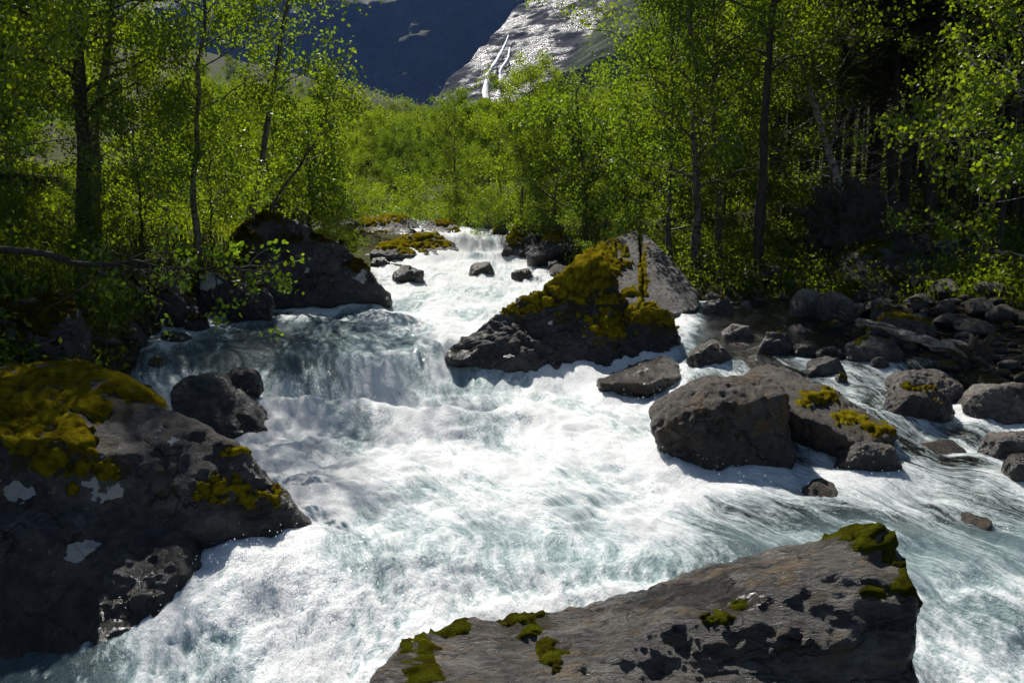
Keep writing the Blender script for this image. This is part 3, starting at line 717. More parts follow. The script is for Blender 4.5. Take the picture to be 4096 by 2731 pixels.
for bb, Yd, dep, mt, sd, tm, lab in BOX:
    if sd < 80 or sd > 90:
        yq = solve_y((bb[0] + bb[2]) / 2, bb[3] - 8)          # its foot stands where the water meets it
        if yq is not None: Yd = min(max(yq, Yd - 1.2), Yd + 1.6)
    w_px = bb[2] - bb[0]
    build_rock('boulder', lab, box_rock(bb, Yd, dep, 0.65, sd), M[mt], sd, sub=6 if w_px > 220 else 5, p=20 if mt in ('stone', 'brown_rock') else 34,
               rough=0.075 if mt in ('stone', 'brown_rock') else 0.09, topmoss=tm, mosst=0.05, cush=0.15, mossmat='moss' if sd > 90 else 'moss_dark', wetband=0.42 if mt == 'stone' else 0.7,
               lichen=[(830, 1130, 30, 40)] if sd == 84 else None)

slab('boulder', 'jagged low dark rock splitting the white water near the huge boulder', [(672, 1540, 0), (700, 1490, .3), (760, 1458, .5), (850, 1482, .5), (960, 1575, .2), (1075, 1695, -.1), (900, 1725, -.4), (720, 1660, -.4)], 13.2, 'dark_rock', 81, depth=0.9, wetall=0.8, strata=0.03, dz=-0.12)
# long sloping ledge in the side stream, and the wet ramp by the mossy wedge
slab('boulder', 'long brown ledge slanting into the side stream with bright moss tufts', [(3010, 1530, .9), (3080, 1475, 1.6), (3160, 1478, 1.6), (3300, 1545, 1.0), (3440, 1640, .3), (3560, 1690, 0), (3600, 1740, -.4), (3450, 1790, -.9), (3300, 1700, -.6), (3080, 1600, 0.1)], 12.4, 'brown_rock', 121,
     moss=[(3235, 1595, 40, 28), (3305, 1590, 40, 25), (3420, 1680, 60, 22, .8), (3500, 1710, 60, 25), (3380, 1675, 40, 25, .8)], depth=1.2, mosst=0.06, wetall=0.35)
slab('boulder', 'low wet ramp of rock with golden moss at the foot of the mossy wedge', [(2390, 1475, -.3), (2480, 1445, .3), (2560, 1425, .6), (2660, 1375, .9), (2710, 1395, .8), (2740, 1450, .2), (2600, 1480, -.5)], 15.6, 'brown_rock', 123,
     moss=[(2620, 1405, 50, 12, .8), (2675, 1382, 22, 8)], depth=1.0, wetall=0.95, dz=-0.26)

# ------------------------------------------------------------------ the river
def water_mat():
    t = NT('glacial river water')
    fl = t.n('ShaderNodeCombineXYZ', i0=t.attr('fu'), i1=t.attr('fv'), i2=0.0).outputs[0]      # along the current
    ca = t.n('ShaderNodeMapping', Vector=fl, Scale=(1.0, 0.30, 1.0)).outputs[0]
    cs = t.n('ShaderNodeMapping', Vector=fl, Scale=(1.0, 0.20, 1.0)).outputs[0]
    c = t.n('ShaderNodeMapping', Vector=fl, Scale=(1.0, 0.5, 1.0)).outputs[0]
    nb = t.noise(ca, 1.3, 5, 0.62, 1.1); ns = t.noise(cs, 6.0, 7, 0.70, 0.9); nf = t.noise(c, 28.0, 4, 0.72)
    nx = t.math('ADD', t.math('MULTIPLY', nb, 0.75), t.math('ADD', t.math('MULTIPLY', ns, 0.75), t.math('MULTIPLY', nf, 0.55)))
    nx = t.math('SUBTRACT', nx, 1.025)
    f = t.math('ADD', t.attr('foam'), t.math('MULTIPLY', nx, 1.9))
    ff = t.ramp(f, [(0.30, 0.0), (0.85, 1.0)])
    fc = t.mix(t.ramp(f, [(0.40, 0.0), (1.05, 1.0)]), (0.50, 0.62, 0.635), (0.83, 0.845, 0.845))
    h = t.math('ADD', t.math('MULTIPLY', ns, 0.6), t.math('MULTIPLY', nf, 0.7))
    nrm = t.bump(h, 0.08, 1.0)
    foam = t.n('ShaderNodeBsdfPrincipled', Base_Color=fc, Roughness=0.34, Normal=nrm)
    foam.inputs['Specular IOR Level'].default_value = 0.35
    foam.inputs['Subsurface Weight'].default_value = 0.6; foam.inputs['Subsurface Radius'].default_value = (0.9, 1.0, 1.0); foam.inputs['Subsurface Scale'].default_value = 0.10
    nrm2 = t.bump(h, 0.10, 0.9); nrm3 = t.bump(h, 0.045, 0.9)
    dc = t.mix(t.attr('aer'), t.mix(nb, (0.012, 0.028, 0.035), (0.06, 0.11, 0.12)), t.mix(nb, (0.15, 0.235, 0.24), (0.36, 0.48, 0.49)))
    deep = t.n('ShaderNodeBsdfPrincipled', Base_Color=dc, Roughness=0.09, Normal=nrm2)
    fr = t.n('ShaderNodeFresnel', IOR=1.33, Normal=nrm3)
    tr = t.n('ShaderNodeBsdfTransparent', Color=(0.70, 0.74, 0.66, 1))
    gl = t.n('ShaderNodeBsdfGlossy', Roughness=0.06, Normal=nrm3)
    clear = t.n('ShaderNodeMixShader', i0=fr.outputs[0], i1=tr.outputs[0], i2=gl.outputs[0])
    w = t.n('ShaderNodeMixShader', i0=t.attr('deep'), i1=clear.outputs[0], i2=deep.outputs[0])
    m = t.n('ShaderNodeMixShader', i0=ff, i1=w.outputs[0], i2=foam.outputs[0])
    return t.surf(m.outputs[0])
M['water'] = water_mat()

def rock_dist(x, y):
    """rough distance outside the nearest rock's footprint, and how much lies in a rock's lee (downstream)"""
    d = np.full(len(x), 9.0); lee = np.zeros(len(x))
    for (cx, cy_, rx, ry, zt, zb) in ROCKS:
        e = np.sqrt(((x - cx) / rx)**2 + ((y - cy_) / ry)**2)
        d = np.minimum(d, (e - 1) * min(rx, ry))
        if rx < 2.2:
            lee = np.maximum(lee, np.exp(-((x - cx) / (rx * 0.9))**2) * sstep(cy_, cy_ - ry, y) * sstep(cy_ - ry - 1.6, cy_ - ry, y))
    return d, lee

def river_surface(x, y):
    s = side(x, y); w = W(x, y)
    rd, lee = rock_dist(x, y)
    # how violent the water is
    turb = 0.75 * (1 - s) + 0.38 * s
    calm_pool = s * sstep(15.8, 17.2, y) * sstep(23, 21, y)
    turb = turb * (1 - 0.85 * calm_pool)
    turb = turb * (0.55 + 0.45 * sstep(-6.5, -4.0, x) + 0.0 * x)
    low = sstep(9.4, 8.0, y)                         # the lower chute
    turb = turb + 0.25 * low * sstep(-4.2, -3.4, x)
    turb = turb * (1 - 0.8 * low * sstep(-3.4, -4.4, x))
    xr = x + 0.15 * y
    big = fbm2(xr * 0.9, y * 0.62, 3, 70, 0.5)
    mid = np.abs(fbm2(xr * 2.0 + big, y * 1.25 + 0.6 * big, 3, 80, 0.5))
    fin = fbm2(xr * 7.5, y * 6.5, 3, 90, 0.6)
    lump = 1 - np.abs(fbm2(xr * 4.2, y * 4.0 + big, 2, 95, 0.5))
    z = w + turb * (0.16 * big * (1 - 0.45 * low) + 0.085 * (1 - 0.4 * low) * (mid - 0.25) + 0.008 * fin + 0.008 * (lump - 0.6))
    rag = fbm2(xr * 9.0, y * 4.0 + big, 3, 150, 0.62)
    z = z + low * turb * 0.026 * rag + 0.008 * turb * rag
    # small steps in the side stream
    z = z + s * 0.10 * fbm2(x * 0.8, y * 1.1, 2, 99) * (1 - calm_pool)
    # the wave that curls below the main drop
    z = z + (1 - s) * 0.30 * np.exp(-((y - 14.0 - 0.3 * np.sin(x * 1.3)) / 0.55)**2) * sstep(-6.5, -5, x) * sstep(1.5, -0.5, x)
    z = z - (1 - s) * 0.18 * np.exp(-((y - 15.0) / 0.4)**2) * sstep(-6.5, -5, x) * sstep(0.5, -1, x)
    z = z + (1 - s) * 0.25 * np.exp(-((y - 30.0) / 0.5)**2)
    z = z + 0.10 * np.exp(-(np.maximum(rd, 0) / 0.25)**2) * turb
    # foam
    foam = (0.92 + 0.26 * fbm2(x * 0.55, y * 0.45, 3, 140)) * (1 - s) + 0.24 * s
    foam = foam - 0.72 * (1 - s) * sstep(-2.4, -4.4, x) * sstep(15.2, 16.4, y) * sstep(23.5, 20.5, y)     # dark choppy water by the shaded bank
    foam = foam - 0.42 * np.exp(-((x + 1.9) / 1.5)**2 - ((y - 17.4) / 1.5)**2)                             # green tongue above the drop
    foam = foam - 0.28 * np.exp(-((x + 5.0) / 1.4)**2 - ((y - 15.0) / 1.5)**2)
    foam = foam - 0.42 * calm_pool
    foam = foam + s * (0.30 * sstep(11.9, 11.0, y) * sstep(9.0, 10.6, y)) + s * 0.30 * sstep(9.4, 8.2, y)
    foam = foam - s * 0.15 * np.exp(-((y - 9.9) / 0.7)**2)
    foam = foam - 0.22 * np.exp(-((x + 0.4) / 2.2)**2 - ((y - 9.2) / 0.8)**2) 
    foam = foam - 0.16 * np.exp(-((x + 2.5) / 0.5)**2 - ((y - 7.6) / 0.9)**2)
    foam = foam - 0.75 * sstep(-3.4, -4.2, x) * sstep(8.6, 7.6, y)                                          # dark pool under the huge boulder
    foam = foam + 0.30 * np.exp(-(np.maximum(rd, 0) / 0.22)**2) * (0.25 + turb) + 0.40 * lee * (1 - calm_pool)
    foam = foam + low * (0.30 * rag - 0.12)
    foam = foam + turb * (0.25 * (mid - 0.3) + 0.16 * big + 0.20 * (lump - 0.65))
    foam = foam - 0.25 * sstep(33, 32, y) * sstep(31.4, 31.8, y)
    deep = np.clip((1 - s) * 0.98, 0, 1) * (1 - 0.6 * sstep(-6.6, -7.6, x))
    deep = np.maximum(deep, 0.75 * sstep(9.6, 8.4, y))
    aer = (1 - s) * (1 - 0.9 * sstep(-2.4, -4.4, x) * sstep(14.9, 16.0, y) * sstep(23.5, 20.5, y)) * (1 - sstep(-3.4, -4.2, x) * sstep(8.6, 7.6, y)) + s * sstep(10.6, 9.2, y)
    foam = foam + 0.16 * s * sstep(10.6, 9.4, y)
    deep = np.maximum(deep, 0.8 * s * sstep(10.9, 9.6, y))
    return z, np.clip(foam, 0, 1.3), deep, np.clip(aer, 0, 1)

yr = np.geomspace(4.4, 75, 640); nc = 490
xa = np.maximum(xL(yr) - 0.8, -(0.62 * yr + 4.5)); xb_ = np.minimum(xR(yr) + 0.8, 0.62 * yr + 4.5)
U = np.linspace(0, 1, nc)
X = xa[:, None] + (xb_ - xa)[:, None] * U[None]; Y = np.repeat(yr[:, None], nc, 1)
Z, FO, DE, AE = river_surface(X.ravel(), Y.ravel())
ca_, cb_ = ip(Y.ravel(), [5, 7, 9.5, 12, 16, 20, 24, 30, 40, 75], [-4.2, -3.6, -3.4, -5.5, -7, -7, -4.2, -2.4, -6, -26]), ip(Y.ravel(), [5, 7, 9.5, 12, 16, 20, 24, 30, 40, 75], [8, 7, 5.2, 3.2, 1.6, 1.2, 1, 0.3, -2, -21])
FU = (X.ravel() - ca_) / (cb_ - ca_) * 8.5
FU = FU + 0.22 * fbm2(X.ravel() * 0.8, Y.ravel() * 0.8, 2, 165)
FV = Y.ravel() + 0.25 * fbm2(X.ravel() * 0.5, Y.ravel() * 0.5, 2, 160)
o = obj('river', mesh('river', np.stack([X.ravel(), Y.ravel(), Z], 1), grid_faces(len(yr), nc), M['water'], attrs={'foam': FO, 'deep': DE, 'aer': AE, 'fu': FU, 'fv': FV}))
tag(o, kind='structure')

# flying drops and foam flecks above the rough water
rg = np.random.default_rng(77)
t = NT('spray drops')
b = t.n('ShaderNodeBsdfPrincipled', Base_Color=(0.92, 0.94, 0.95, 1), Roughness=0.12)
M['spray'] = t.surf(b.outputs[0])
bv, bf = ico(1)
pts = []
def spray(cx, cy_, sx, sy, n, hmax):
    x = rg.normal(cx, sx, n); y = rg.normal(cy_, sy, n)
    n = int(n * 0.35); x = x[:n]; y = y[:n]
    z = river_surface(x, y)[0]
    pts.append(np.stack([x, y, z + np.abs(rg.normal(0, hmax, n))], 1))
spray(-2.1, 7.7, 0.6, 0.6, 3200, 0.10); spray(-2.5, 8.6, 0.5, 0.3, 1600, 0.09); spray(-3.4, 14.6, 1.3, 0.4, 700, 0.14); spray(-1.4, 14.4, 1.0, 0.5, 500, 0.14)
spray(2.0, 11.2, 0.8, 0.3, 400, 0.12); spray(4.4, 10.9, 1.6, 0.3, 500, 0.10); spray(-0.2, 16.2, 0.8, 0.3, 300, 0.12); spray(4.2, 7.4, 0.6, 1.0, 600, 0.12); spray(2.8, 15.2, 1.3, 0.5, 500, 0.10)
spray(-1.3, 30.6, 0.8, 0.3, 300, 0.16); spray(-1, 25, 2, 1.5, 400, 0.12); spray(-1, 12, 2.5, 1.5, 700, 0.07)
pts = np.concatenate(pts); sz = rg.uniform(0.002, 0.007, len(pts)) * (0.55 + pts[:, 1] / 20)
v = (bv[None] * sz[:, None, None] * np.array((1, 1, 1.25)) + pts[:, None]).reshape(-1, 3)
f = (bf[None] + (np.arange(len(pts)) * len(bv))[:, None, None]).reshape(-1, 3)
o = obj('spray', mesh('spray', v, f, M['spray'])); tag(o, 'white water drops flying above the rapids', 'spray', kind='stuff')

# ------------------------------------------------------------------ loose stones of the side stream and the gravel bar
def stone_mesh(seed, mat, sub=4):
    rg = np.random.default_rng(seed)
    d, F = ico(sub)
    v = d.copy()
    acc = 0
    for k in range(13):
        n = rg.normal(size=3); n /= np.linalg.norm(n)
        acc = acc + np.maximum(v @ n, 1e-5)**22 / rg.uniform(0.68, 1.0)**22
    v = v * np.clip((acc + 1e-6)**(-1 / 22.0), 0, 1.15)[:, None]
    v = v * (rg.uniform(0.85, 1.2), rg.uniform(0.7, 1.0), rg.uniform(0.5, 0.75))
    n = vnormals(v, F)
    v = v + n * (0.07 * fbm(v * 1.8 + seed, 5, seed, 0.6))[:, None]
    return mesh('stone', v, F, mat, attrs={'wet': sstep(0.25, -0.15, v[:, 2]), 'lichen': np.zeros(len(v)), 'film': np.zeros(len(v))})
SM = {'dry': [stone_mesh(200 + i, M['stone']) for i in range(5)], 'mossy': [stone_mesh(220 + i, M['mossy_stone']) for i in range(4)], 'wet': [stone_mesh(240 + i, M['brown_rock']) for i in range(4)]}
rg = np.random.default_rng(8)
placed = []
def try_stone(x, y, r, kind, label, group, lift=0.25):
    for (a, b, c_) in placed:
        if (a - x)**2 + (b - y)**2 < (0.8 * (c_ + r))**2: return False
    for (cx, cy_, rx, ry, zt, zb) in ROCKS:
        if ((x - cx) / (rx + r * .6))**2 + ((y - cy_) / (ry + r * .6))**2 < 1: return False
    placed.append((x, y, r))
    o = obj('stone', SM[kind][rg.integers(len(SM[kind]))], loc=(x, y, gz(x, y) + r * lift))
    o.scale = (r, r * rg.uniform(.85, 1.1), r * rg.uniform(.8, 1.1)); o.rotation_euler = (rg.uniform(-.25, .25), rg.uniform(-.25, .25), rg.uniform(0, 6.28))
    tag(o, label, 'stone', group); return True
def strew(n, xr_, yr_, rr, kind, label, group, lift=0.25, cond=None):
    k = 0; tries = 0
    while k < n and tries < n * 12:
        tries += 1
        y = rg.uniform(*yr_); x = rg.uniform(*xr_)
        if cond and not cond(x, y): continue
        r = rr[0] + (rr[1] - rr[0]) * rg.uniform()**2.2
        k += bool(try_stone(x, y, r, kind, label, group, lift))
strew(75, (6.2, 12.5), (15.2, 20.8), (0.10, 0.42), 'dry', 'loose grey stone on the gravel bar behind the fallen log', 'grey stones of the gravel bar', 0.35)
strew(75, (7.0, 13.0), (13.8, 19.8), (0.10, 0.42), 'mossy', 'moss capped stone on the gravel bar around the fallen log', 'mossy stones of the gravel bar', 0.35)
strew(80, (2.8, 10.5), (9.6, 17.0), (0.10, 0.40), 'wet', 'wet brown stone in the bed of the side stream', 'wet stones of the side stream', 0.3)
strew(26, (4.0, 10.5), (20.0, 23.5), (0.12, 0.42), 'dry', 'pale stone along the forest edge of the still pool', 'stones by the still pool', 0.3)
strew(16, (0.6, 3.8), (23.2, 27.0), (0.14, 0.45), 'wet', 'dark stone at the rapids edge under the slanting mossy rock', 'dark stones by the upper rapids', 0.5, lambda x, y: x > xR(y) - 0.9)
strew(18, (-8.8, -6.8), (14.0, 20.5), (0.15, 0.5), 'mossy', 'mossy stone in deep shade at the foot of the bank', 'mossy stones of the shaded bank', 0.3)
strew(16, (-16, -5), (36, 60), (0.25, 0.8), 'dry', 'stone in the upper river beyond the mossy ledges', 'stones of the upper river', 0.75, lambda x, y: xL(y) - .5 < x < xR(y) + .5)

# ------------------------------------------------------------------ tubes
class Tubes:
    def __init__(s): s.v = []; s.f = []; s.n = 0
    def add(s, pts, rad, k=6):
        pts = np.asarray(pts, float); rad = np.asarray(rad, float); n = len(pts)
        tg = np.gradient(pts, axis=0); tg /= np.linalg.norm(tg, axis=1)[:, None] + 1e-9
        ref = np.array((0.31, 0.94, 0.1)) if abs(tg[0, 2]) > 0.7 else np.array((0.1, 0.2, 0.97))
        a = np.cross(tg, ref); a /= np.linalg.norm(a, axis=1)[:, None] + 1e-9
        b = np.cross(tg, a)
        th = np.arange(k) * 2 * math.pi / k
        ring = pts[:, None] + rad[:, None, None] * (np.cos(th)[None, :, None] * a[:, None] + np.sin(th)[None, :, None] * b[:, None])
        s.v.append(ring.reshape(-1, 3))
        i = (np.arange(n - 1)[:, None] * k + np.arange(k)[None]); j = (np.arange(n - 1)[:, None] * k + (np.arange(k)[None] + 1) % k)
        s.f.append(np.stack([i, j, j + k, i + k], 2).reshape(-1, 4) + s.n)
        s.n += n * k
    def build(s, name, mat): return mesh(name, np.concatenate(s.v), np.concatenate(s.f), mat)
def wob(p0, p1, n, amp, rg, sag=0.0):
    t_ = np.linspace(0, 1, n)[:, None]; p0 = np.asarray(p0, float); p1 = np.asarray(p1, float)
    L = np.linalg.norm(p1 - p0)
    w = np.cumsum(rg.normal(size=(n, 3)), 0); w -= w[0]; w = w - t_ * w[-1]
    return p0 + (p1 - p0) * t_ + w * amp * L / math.sqrt(n) + np.array((0, 0, -1.0)) * sag * L * (t_ * (1 - t_) * 4)

# fallen log with its root end
rg = np.random.default_rng(12)
lp = P(3420, 1275, 16.8); lq = P(3890, 1412, 14.6)
root = empty('fallen_log', (lq[0], lq[1], lq[2] - 0.3))
tag(root, 'fallen pale birch log with a broken root end lying across the gravel bar', 'log')
off = np.array(root.location)
tb = Tubes(); lg = wob(lp - off, lq - off, 24, 0.035, rg)
tb.add(lg, np.linspace(0.06, 0.115, 24) * (1 + 0.07 * rg.normal(size=24)), 12); obj('log_trunk', tb.build('log_trunk', M['bark_grey']), root)
tb = Tubes()
for i in range(26):
    dr_ = rg.normal(size=3) + np.array((0.6, -0.4, -0.1)); dr_ /= np.linalg.norm(dr_)
    tb.add(wob(lg[-1], lg[-1] + dr_ * rg.uniform(0.22, 0.45), 5, 0.15, rg), np.linspace(0.09, 0.02, 5), 6)
obj('root_end', tb.build('root_end', M['bark_dark']), root)
tb = Tubes()
for i in range(14):
    dr_ = rg.normal(size=3) + np.array((-0.8, 0.2, 0.2)); dr_ /= np.linalg.norm(dr_)
    tb.add(wob(lg[0], lg[0] + dr_ * rg.uniform(0.2, 0.6), 5, 0.15, rg), np.linspace(0.05, 0.01, 5), 5)
obj('broken_tip', tb.build('broken_tip', M['bark_dark']), root)

# uprooted tree: leaning pale trunk, root plate of earth and roots
bx = P(3400, 1000, 24.5)
gzb = gz(bx[0], bx[1])
root = empty('uprooted_tree', (bx[0], bx[1], gzb)); off = np.array(root.location)
tag(root, 'uprooted tree with a leaning pale trunk and a dark upturned root plate', 'tree')
tb = Tubes(); a0 = P(3390, 860, 24.6) - off; a1 = P(3250, 400, 26.5) - off; a2 = P(3180, 150, 27.5) - off
ln = np.concatenate([wob(a0, a1, 14, 0.02, rg), wob(a1, a2, 10, 0.03, rg)[1:]])
tb.add(ln, np.linspace(0.125, 0.05, len(ln)), 10)
obj('trunk', tb.build('trunk', M['bark_grey']), root)
tb = Tubes()
for i in range(60):
    k = rg.integers(1, len(ln) - 1); dr_ = rg.normal(size=3) * (1, .6, .45) + np.array((0, -0.3, -0.05)); dr_ /= np.linalg.norm(dr_)
    L = rg.uniform(0.6, 2.2); st0 = ln[k]
    br = wob(st0, st0 + dr_ * L, 7, 0.08, rg, 0.05); tb.add(br, np.linspace(0.018, 0.006, 7), 4)
    for j in range(3):
        q = br[rg.integers(2, 7)]; d2 = dr_ + rg.normal(size=3) * 0.6; d2 /= np.linalg.norm(d2)
        tb.add(wob(q, q + d2 * L * 0.4, 4, 0.08, rg), np.linspace(0.009, 0.004, 4), 3)
obj('dead_branch', tb.build('dead_branch', M['bark_grey']), root)
d, F = ico(5)
rc = P(3420, 960, 24.3) - off
v = d * (1.25, 0.55, 1.35); n = vnormals(v, F)
v = v * (0.9 + 0.42 * fbm(d * 1.6, 4, 88, 0.65) + 0.40 * np.abs(fbm(d * 4, 4, 91, 0.6)))[:, None]
v = v @ np.array([[0.86, 0, 0.5], [0, 1, 0], [-0.5, 0, 0.86]]) + rc
obj('root_plate', mesh('root_plate', v, F, M['bark_dark']), root)
tb = Tubes()
for i in range(90):
    dr_ = rg.normal(size=3) * (1, .6, 1); dr_ /= np.linalg.norm(dr_)
    tb.add(wob(rc + dr_ * 0.7, rc + dr_ * rg.uniform(1.2, 1.9) * np.array((1, .8, 1)), 7, 0.12, rg, 0.08), np.linspace(0.06, 0.012, 7), 5)
obj('roots', tb.build('roots', M['bark_dark']), root)

# dark mossy outcrop of the forest bank
slab('boulder', 'dark mossy outcrop of the forest bank behind the tan twin boulders', [(3330, 1190, -.8), (3380, 1060, .3), (3500, 960, 1.2), (3720, 930, 1.6), (3900, 980, 1.4), (4000, 1080, .8), (3960, 1190, -.3), (3650, 1215, -1)], 21.9, 'dark_rock', 131, tm=0.35, depth=2.4, mossmat='moss_green')
slab('boulder', 'low shaded rock at the forest edge under the overhanging leaves', [(3960, 1200, -.5), (4000, 1120, .4), (4150, 1080, .8), (4300, 1120, .8), (4300, 1210, -.4)], 20.3, 'dark_rock', 133, tm=0.45, depth=2, mossmat='moss_green')

# ------------------------------------------------------------------ trees
def leaves_mesh(name, cen, size, mat, rg, outw=None, droop=0.35, aspect=0.72, six=False):
    n = len(cen)
    u = rg.normal(size=(n, 3)); u[:, 2] -= droop
    if outw is not None: u = u + outw * 0.8
    u /= np.linalg.norm(u, axis=1)[:, None]
    w = rg.normal(size=(n, 3)); w[:, 2] *= 0.6
    v = np.cross(u, w); v /= np.linalg.norm(v, axis=1)[:, None] + 1e-9
    nn = np.cross(u, v)
    s = (size * rg.uniform(0.65, 1.25, n))[:, None]
    rnd = rg.uniform(0, 1, n)
    if six:
        V = np.stack([cen, cen + s * (0.22 * u + 0.36 * aspect * v + 0.05 * nn), cen + s * (0.62 * u + 0.46 * aspect * v + 0.06 * nn), cen + s * u,
                      cen + s * (0.62 * u - 0.46 * aspect * v + 0.06 * nn), cen + s * (0.22 * u - 0.36 * aspect * v + 0.05 * nn)], 1)
        k = 6; b = np.arange(n)[:, None] * 6
        F = np.concatenate([b + np.array([[0, 1, 2, 3]]), b + np.array([[0, 3, 4, 5]])])
    else:
        V = np.stack([cen, cen + s * (0.5 * u + 0.5 * aspect * v), cen + s * u, cen + s * (0.5 * u - 0.5 * aspect * v)], 1)
        k = 4; F = np.arange(n * 4).reshape(-1, 4)
    return mesh(name, V.reshape(-1, 3), F, mat, smooth=False, attrs={'rnd': np.repeat(rnd, k)})

def tree_parts(seed, H, r0, leafmat, barkmat, nleaf, lsize, cb=0.3, spread=0.3, nb=22, lean=(0, 0), wobble=0.03, clump=0.16, sub=5, six=False, droop=0.35, top_bare=0.0, up=0.7):
    rg = np.random.default_rng(seed)
    tb = Tubes(); N = 16
    trunk = wob((0, 0, -0.25), (lean[0], lean[1], H), N, wobble, rg)
    tb.add(trunk, r0 * (1 - np.linspace(0, 1, N)**0.9 * 0.88) * (1 + 0.25 * np.exp(-np.linspace(0, 14, N))), 8)
    twigs = []
    for i in range(nb):
        t_ = cb + (1 - cb) * ((i + rg.uniform()) / nb) * 0.97
        k = t_ * (N - 1); p0 = trunk[int(k)] + (trunk[min(int(k) + 1, N - 1)] - trunk[int(k)]) * (k % 1)
        az = i * 2.4 + rg.uniform(-.5, .5)
        rel = (t_ - cb) / (1 - cb)
        L = H * spread * (0.35 + 0.9 * math.sin(math.pi * min(1, 0.22 + 0.78 * rel))**0.8) * rg.uniform(0.65, 1.2)
        el = rg.uniform(0.15, 0.6) + up * rel * 0.6
        dr_ = np.array((math.cos(az) * math.cos(el), math.sin(az) * math.cos(el), math.sin(el)))
        rb = r0 * (1 - t_ * 0.85) * 0.42
        br = wob(p0, p0 + dr_ * L, 8, 0.09, rg, -0.05)
        tb.add(br, np.linspace(rb, 0.006, 8), 5)
        twigs.append((br[3:], 1.0 if rel < 1 - top_bare else 0.1))
        for j in range(sub):
            q = br[rg.integers(2, 8)]
            d2 = dr_ * 0.7 + rg.normal(size=3) * 0.65; d2[2] += 0.1; d2 /= np.linalg.norm(d2)
            tw = wob(q, q + d2 * L * rg.uniform(0.25, 0.5), 5, 0.09, rg, 0.06)
            tb.add(tw, np.linspace(max(rb * 0.35, 0.007), 0.004, 5), 3)
            twigs.append((tw, 1.3 if rel < 1 - top_bare else 0.15))
    wts = np.array([w_ * np.linalg.norm(a[-1] - a[0]) for a, w_ in twigs]); wts /= wts.sum()
    # leaves sit in small clusters along the twigs
    npc = 40; nclu = max(nleaf // npc, 1)
    pick = rg.choice(len(twigs), nclu, p=wts); f = rg.uniform(0, 1, nclu)**0.7
    cc = np.stack([np.array([np.interp(ff, np.linspace(0, 1, len(twigs[k][0])), twigs[k][0][:, a]) for a in range(3)]) for k, ff in zip(pick, f)])
    cc = cc + rg.normal(size=cc.shape) * clump * 0.8
    cen = np.repeat(cc, npc, 0) + rg.normal(size=(nclu * npc, 3)) * clump * 0.85
    me_t = tb.build('trunk', barkmat)
    me_c = leaves_mesh('crown', cen, lsize, leafmat, rg, droop=droop, six=six)
    return me_t, me_c

def spruce_parts(seed, H, r0, live=0.45, nw=46, nn=9000):
    rg = np.random.default_rng(seed)
    tb = Tubes(); N = 14
    trunk = wob((0, 0, -0.25), (rg.normal() * .3, rg.normal() * .3, H), N, 0.006, rg)
    tb.add(trunk, r0 * (1 - np.linspace(0, 1, N) * 0.93), 8)
    dead = Tubes(); cen = []; outw = []
    for i in range(nw):
        t_ = 0.08 + 0.9 * (i + rg.uniform()) / nw
        k = t_ * (N - 1); p0 = trunk[int(k)] + (trunk[min(int(k) + 1, N - 1)] - trunk[int(k)]) * (k % 1)
        for j in range(4):
            az = rg.uniform(0, 6.28)
            if t_ < live:
                L = rg.uniform(0.5, 1.9); d = np.array((math.cos(az), math.sin(az), rg.uniform(-.35, .15)))
                br = wob(p0, p0 + d * L, 6, 0.06, rg, -0.04); dead.add(br, np.linspace(0.016, 0.004, 6), 3)
                if rg.uniform() < .6:
                    q = br[3]; d2 = d + rg.normal(size=3) * .5; dead.add(wob(q, q + d2 * L * .4, 4, .08, rg), np.linspace(.008, .003, 4), 3)
            else:
                L = (0.35 + 2.1 * (1 - t_) / (1 - live)) * rg.uniform(0.8, 1.2); d = np.array((math.cos(az), math.sin(az), rg.uniform(-.35, .0)))
                br = wob(p0, p0 + d * L, 7, 0.05, rg, 0.06); tb.add(br, np.linspace(0.025, 0.005, 7), 4)
                m = int(nn / (nw * 4 * (1 - live)) * (L / 1.4))
                f = rg.uniform(0.15, 1, m)
                c_ = np.stack([np.interp(f, np.linspace(0, 1, 7), br[:, a]) for a in range(3)], 1)
                sd = np.cross(d, (0, 0, 1)); sp = rg.uniform(-1, 1, m) * 0.28 * (1.1 - f) * min(L, 1.6)
                c_ = c_ + sd[None] * sp[:, None]; c_[:, 2] -= np.abs(sp) * 0.4 + rg.uniform(0, .10, m)
                cen.append(c_); outw.append(np.repeat((d * 1.1)[None], m, 0) + sd[None] * np.sign(sp)[:, None] * .8)
    me_c = leaves_mesh('crown', np.concatenate(cen), 0.20, M['spruce_leaf'], rg, outw=np.concatenate(outw) * 2.5, droop=0.5, aspect=0.28)
    return tb.build('trunk', M['bark_spruce']), me_c, dead.build('dead_branches', M['bark_dark'])

def plant_tree(parts, x, y, label, group=None, sc=1.0, rz=0.0, name='birch_tree', cat='tree', dz=0.0, tilt=(0, 0)):
    root = empty(name, (x, y, gz(x, y) + dz), rz)
    root.rotation_euler = (tilt[0], tilt[1], rz)
    root.scale = (sc,) * 3 if np.isscalar(sc) else sc
    for nm, me in zip(('trunk', 'crown', 'dead_branches'), parts): obj(nm, me, root)
    return tag(root, label, cat, group)
def top_row(px):
    # how high the wood reaches up the view of the valley between the two banks
    return np.interp(px, [0, 190, 225, 260, 340, 430, 460, 500, 560, 610, 650, 670], [-500, -500, 10, 55, 85, 104, 90, 98, 86, 62, 5, -500])
def PX(px, Y, row=900): return float(P(px, row, Y)[0])

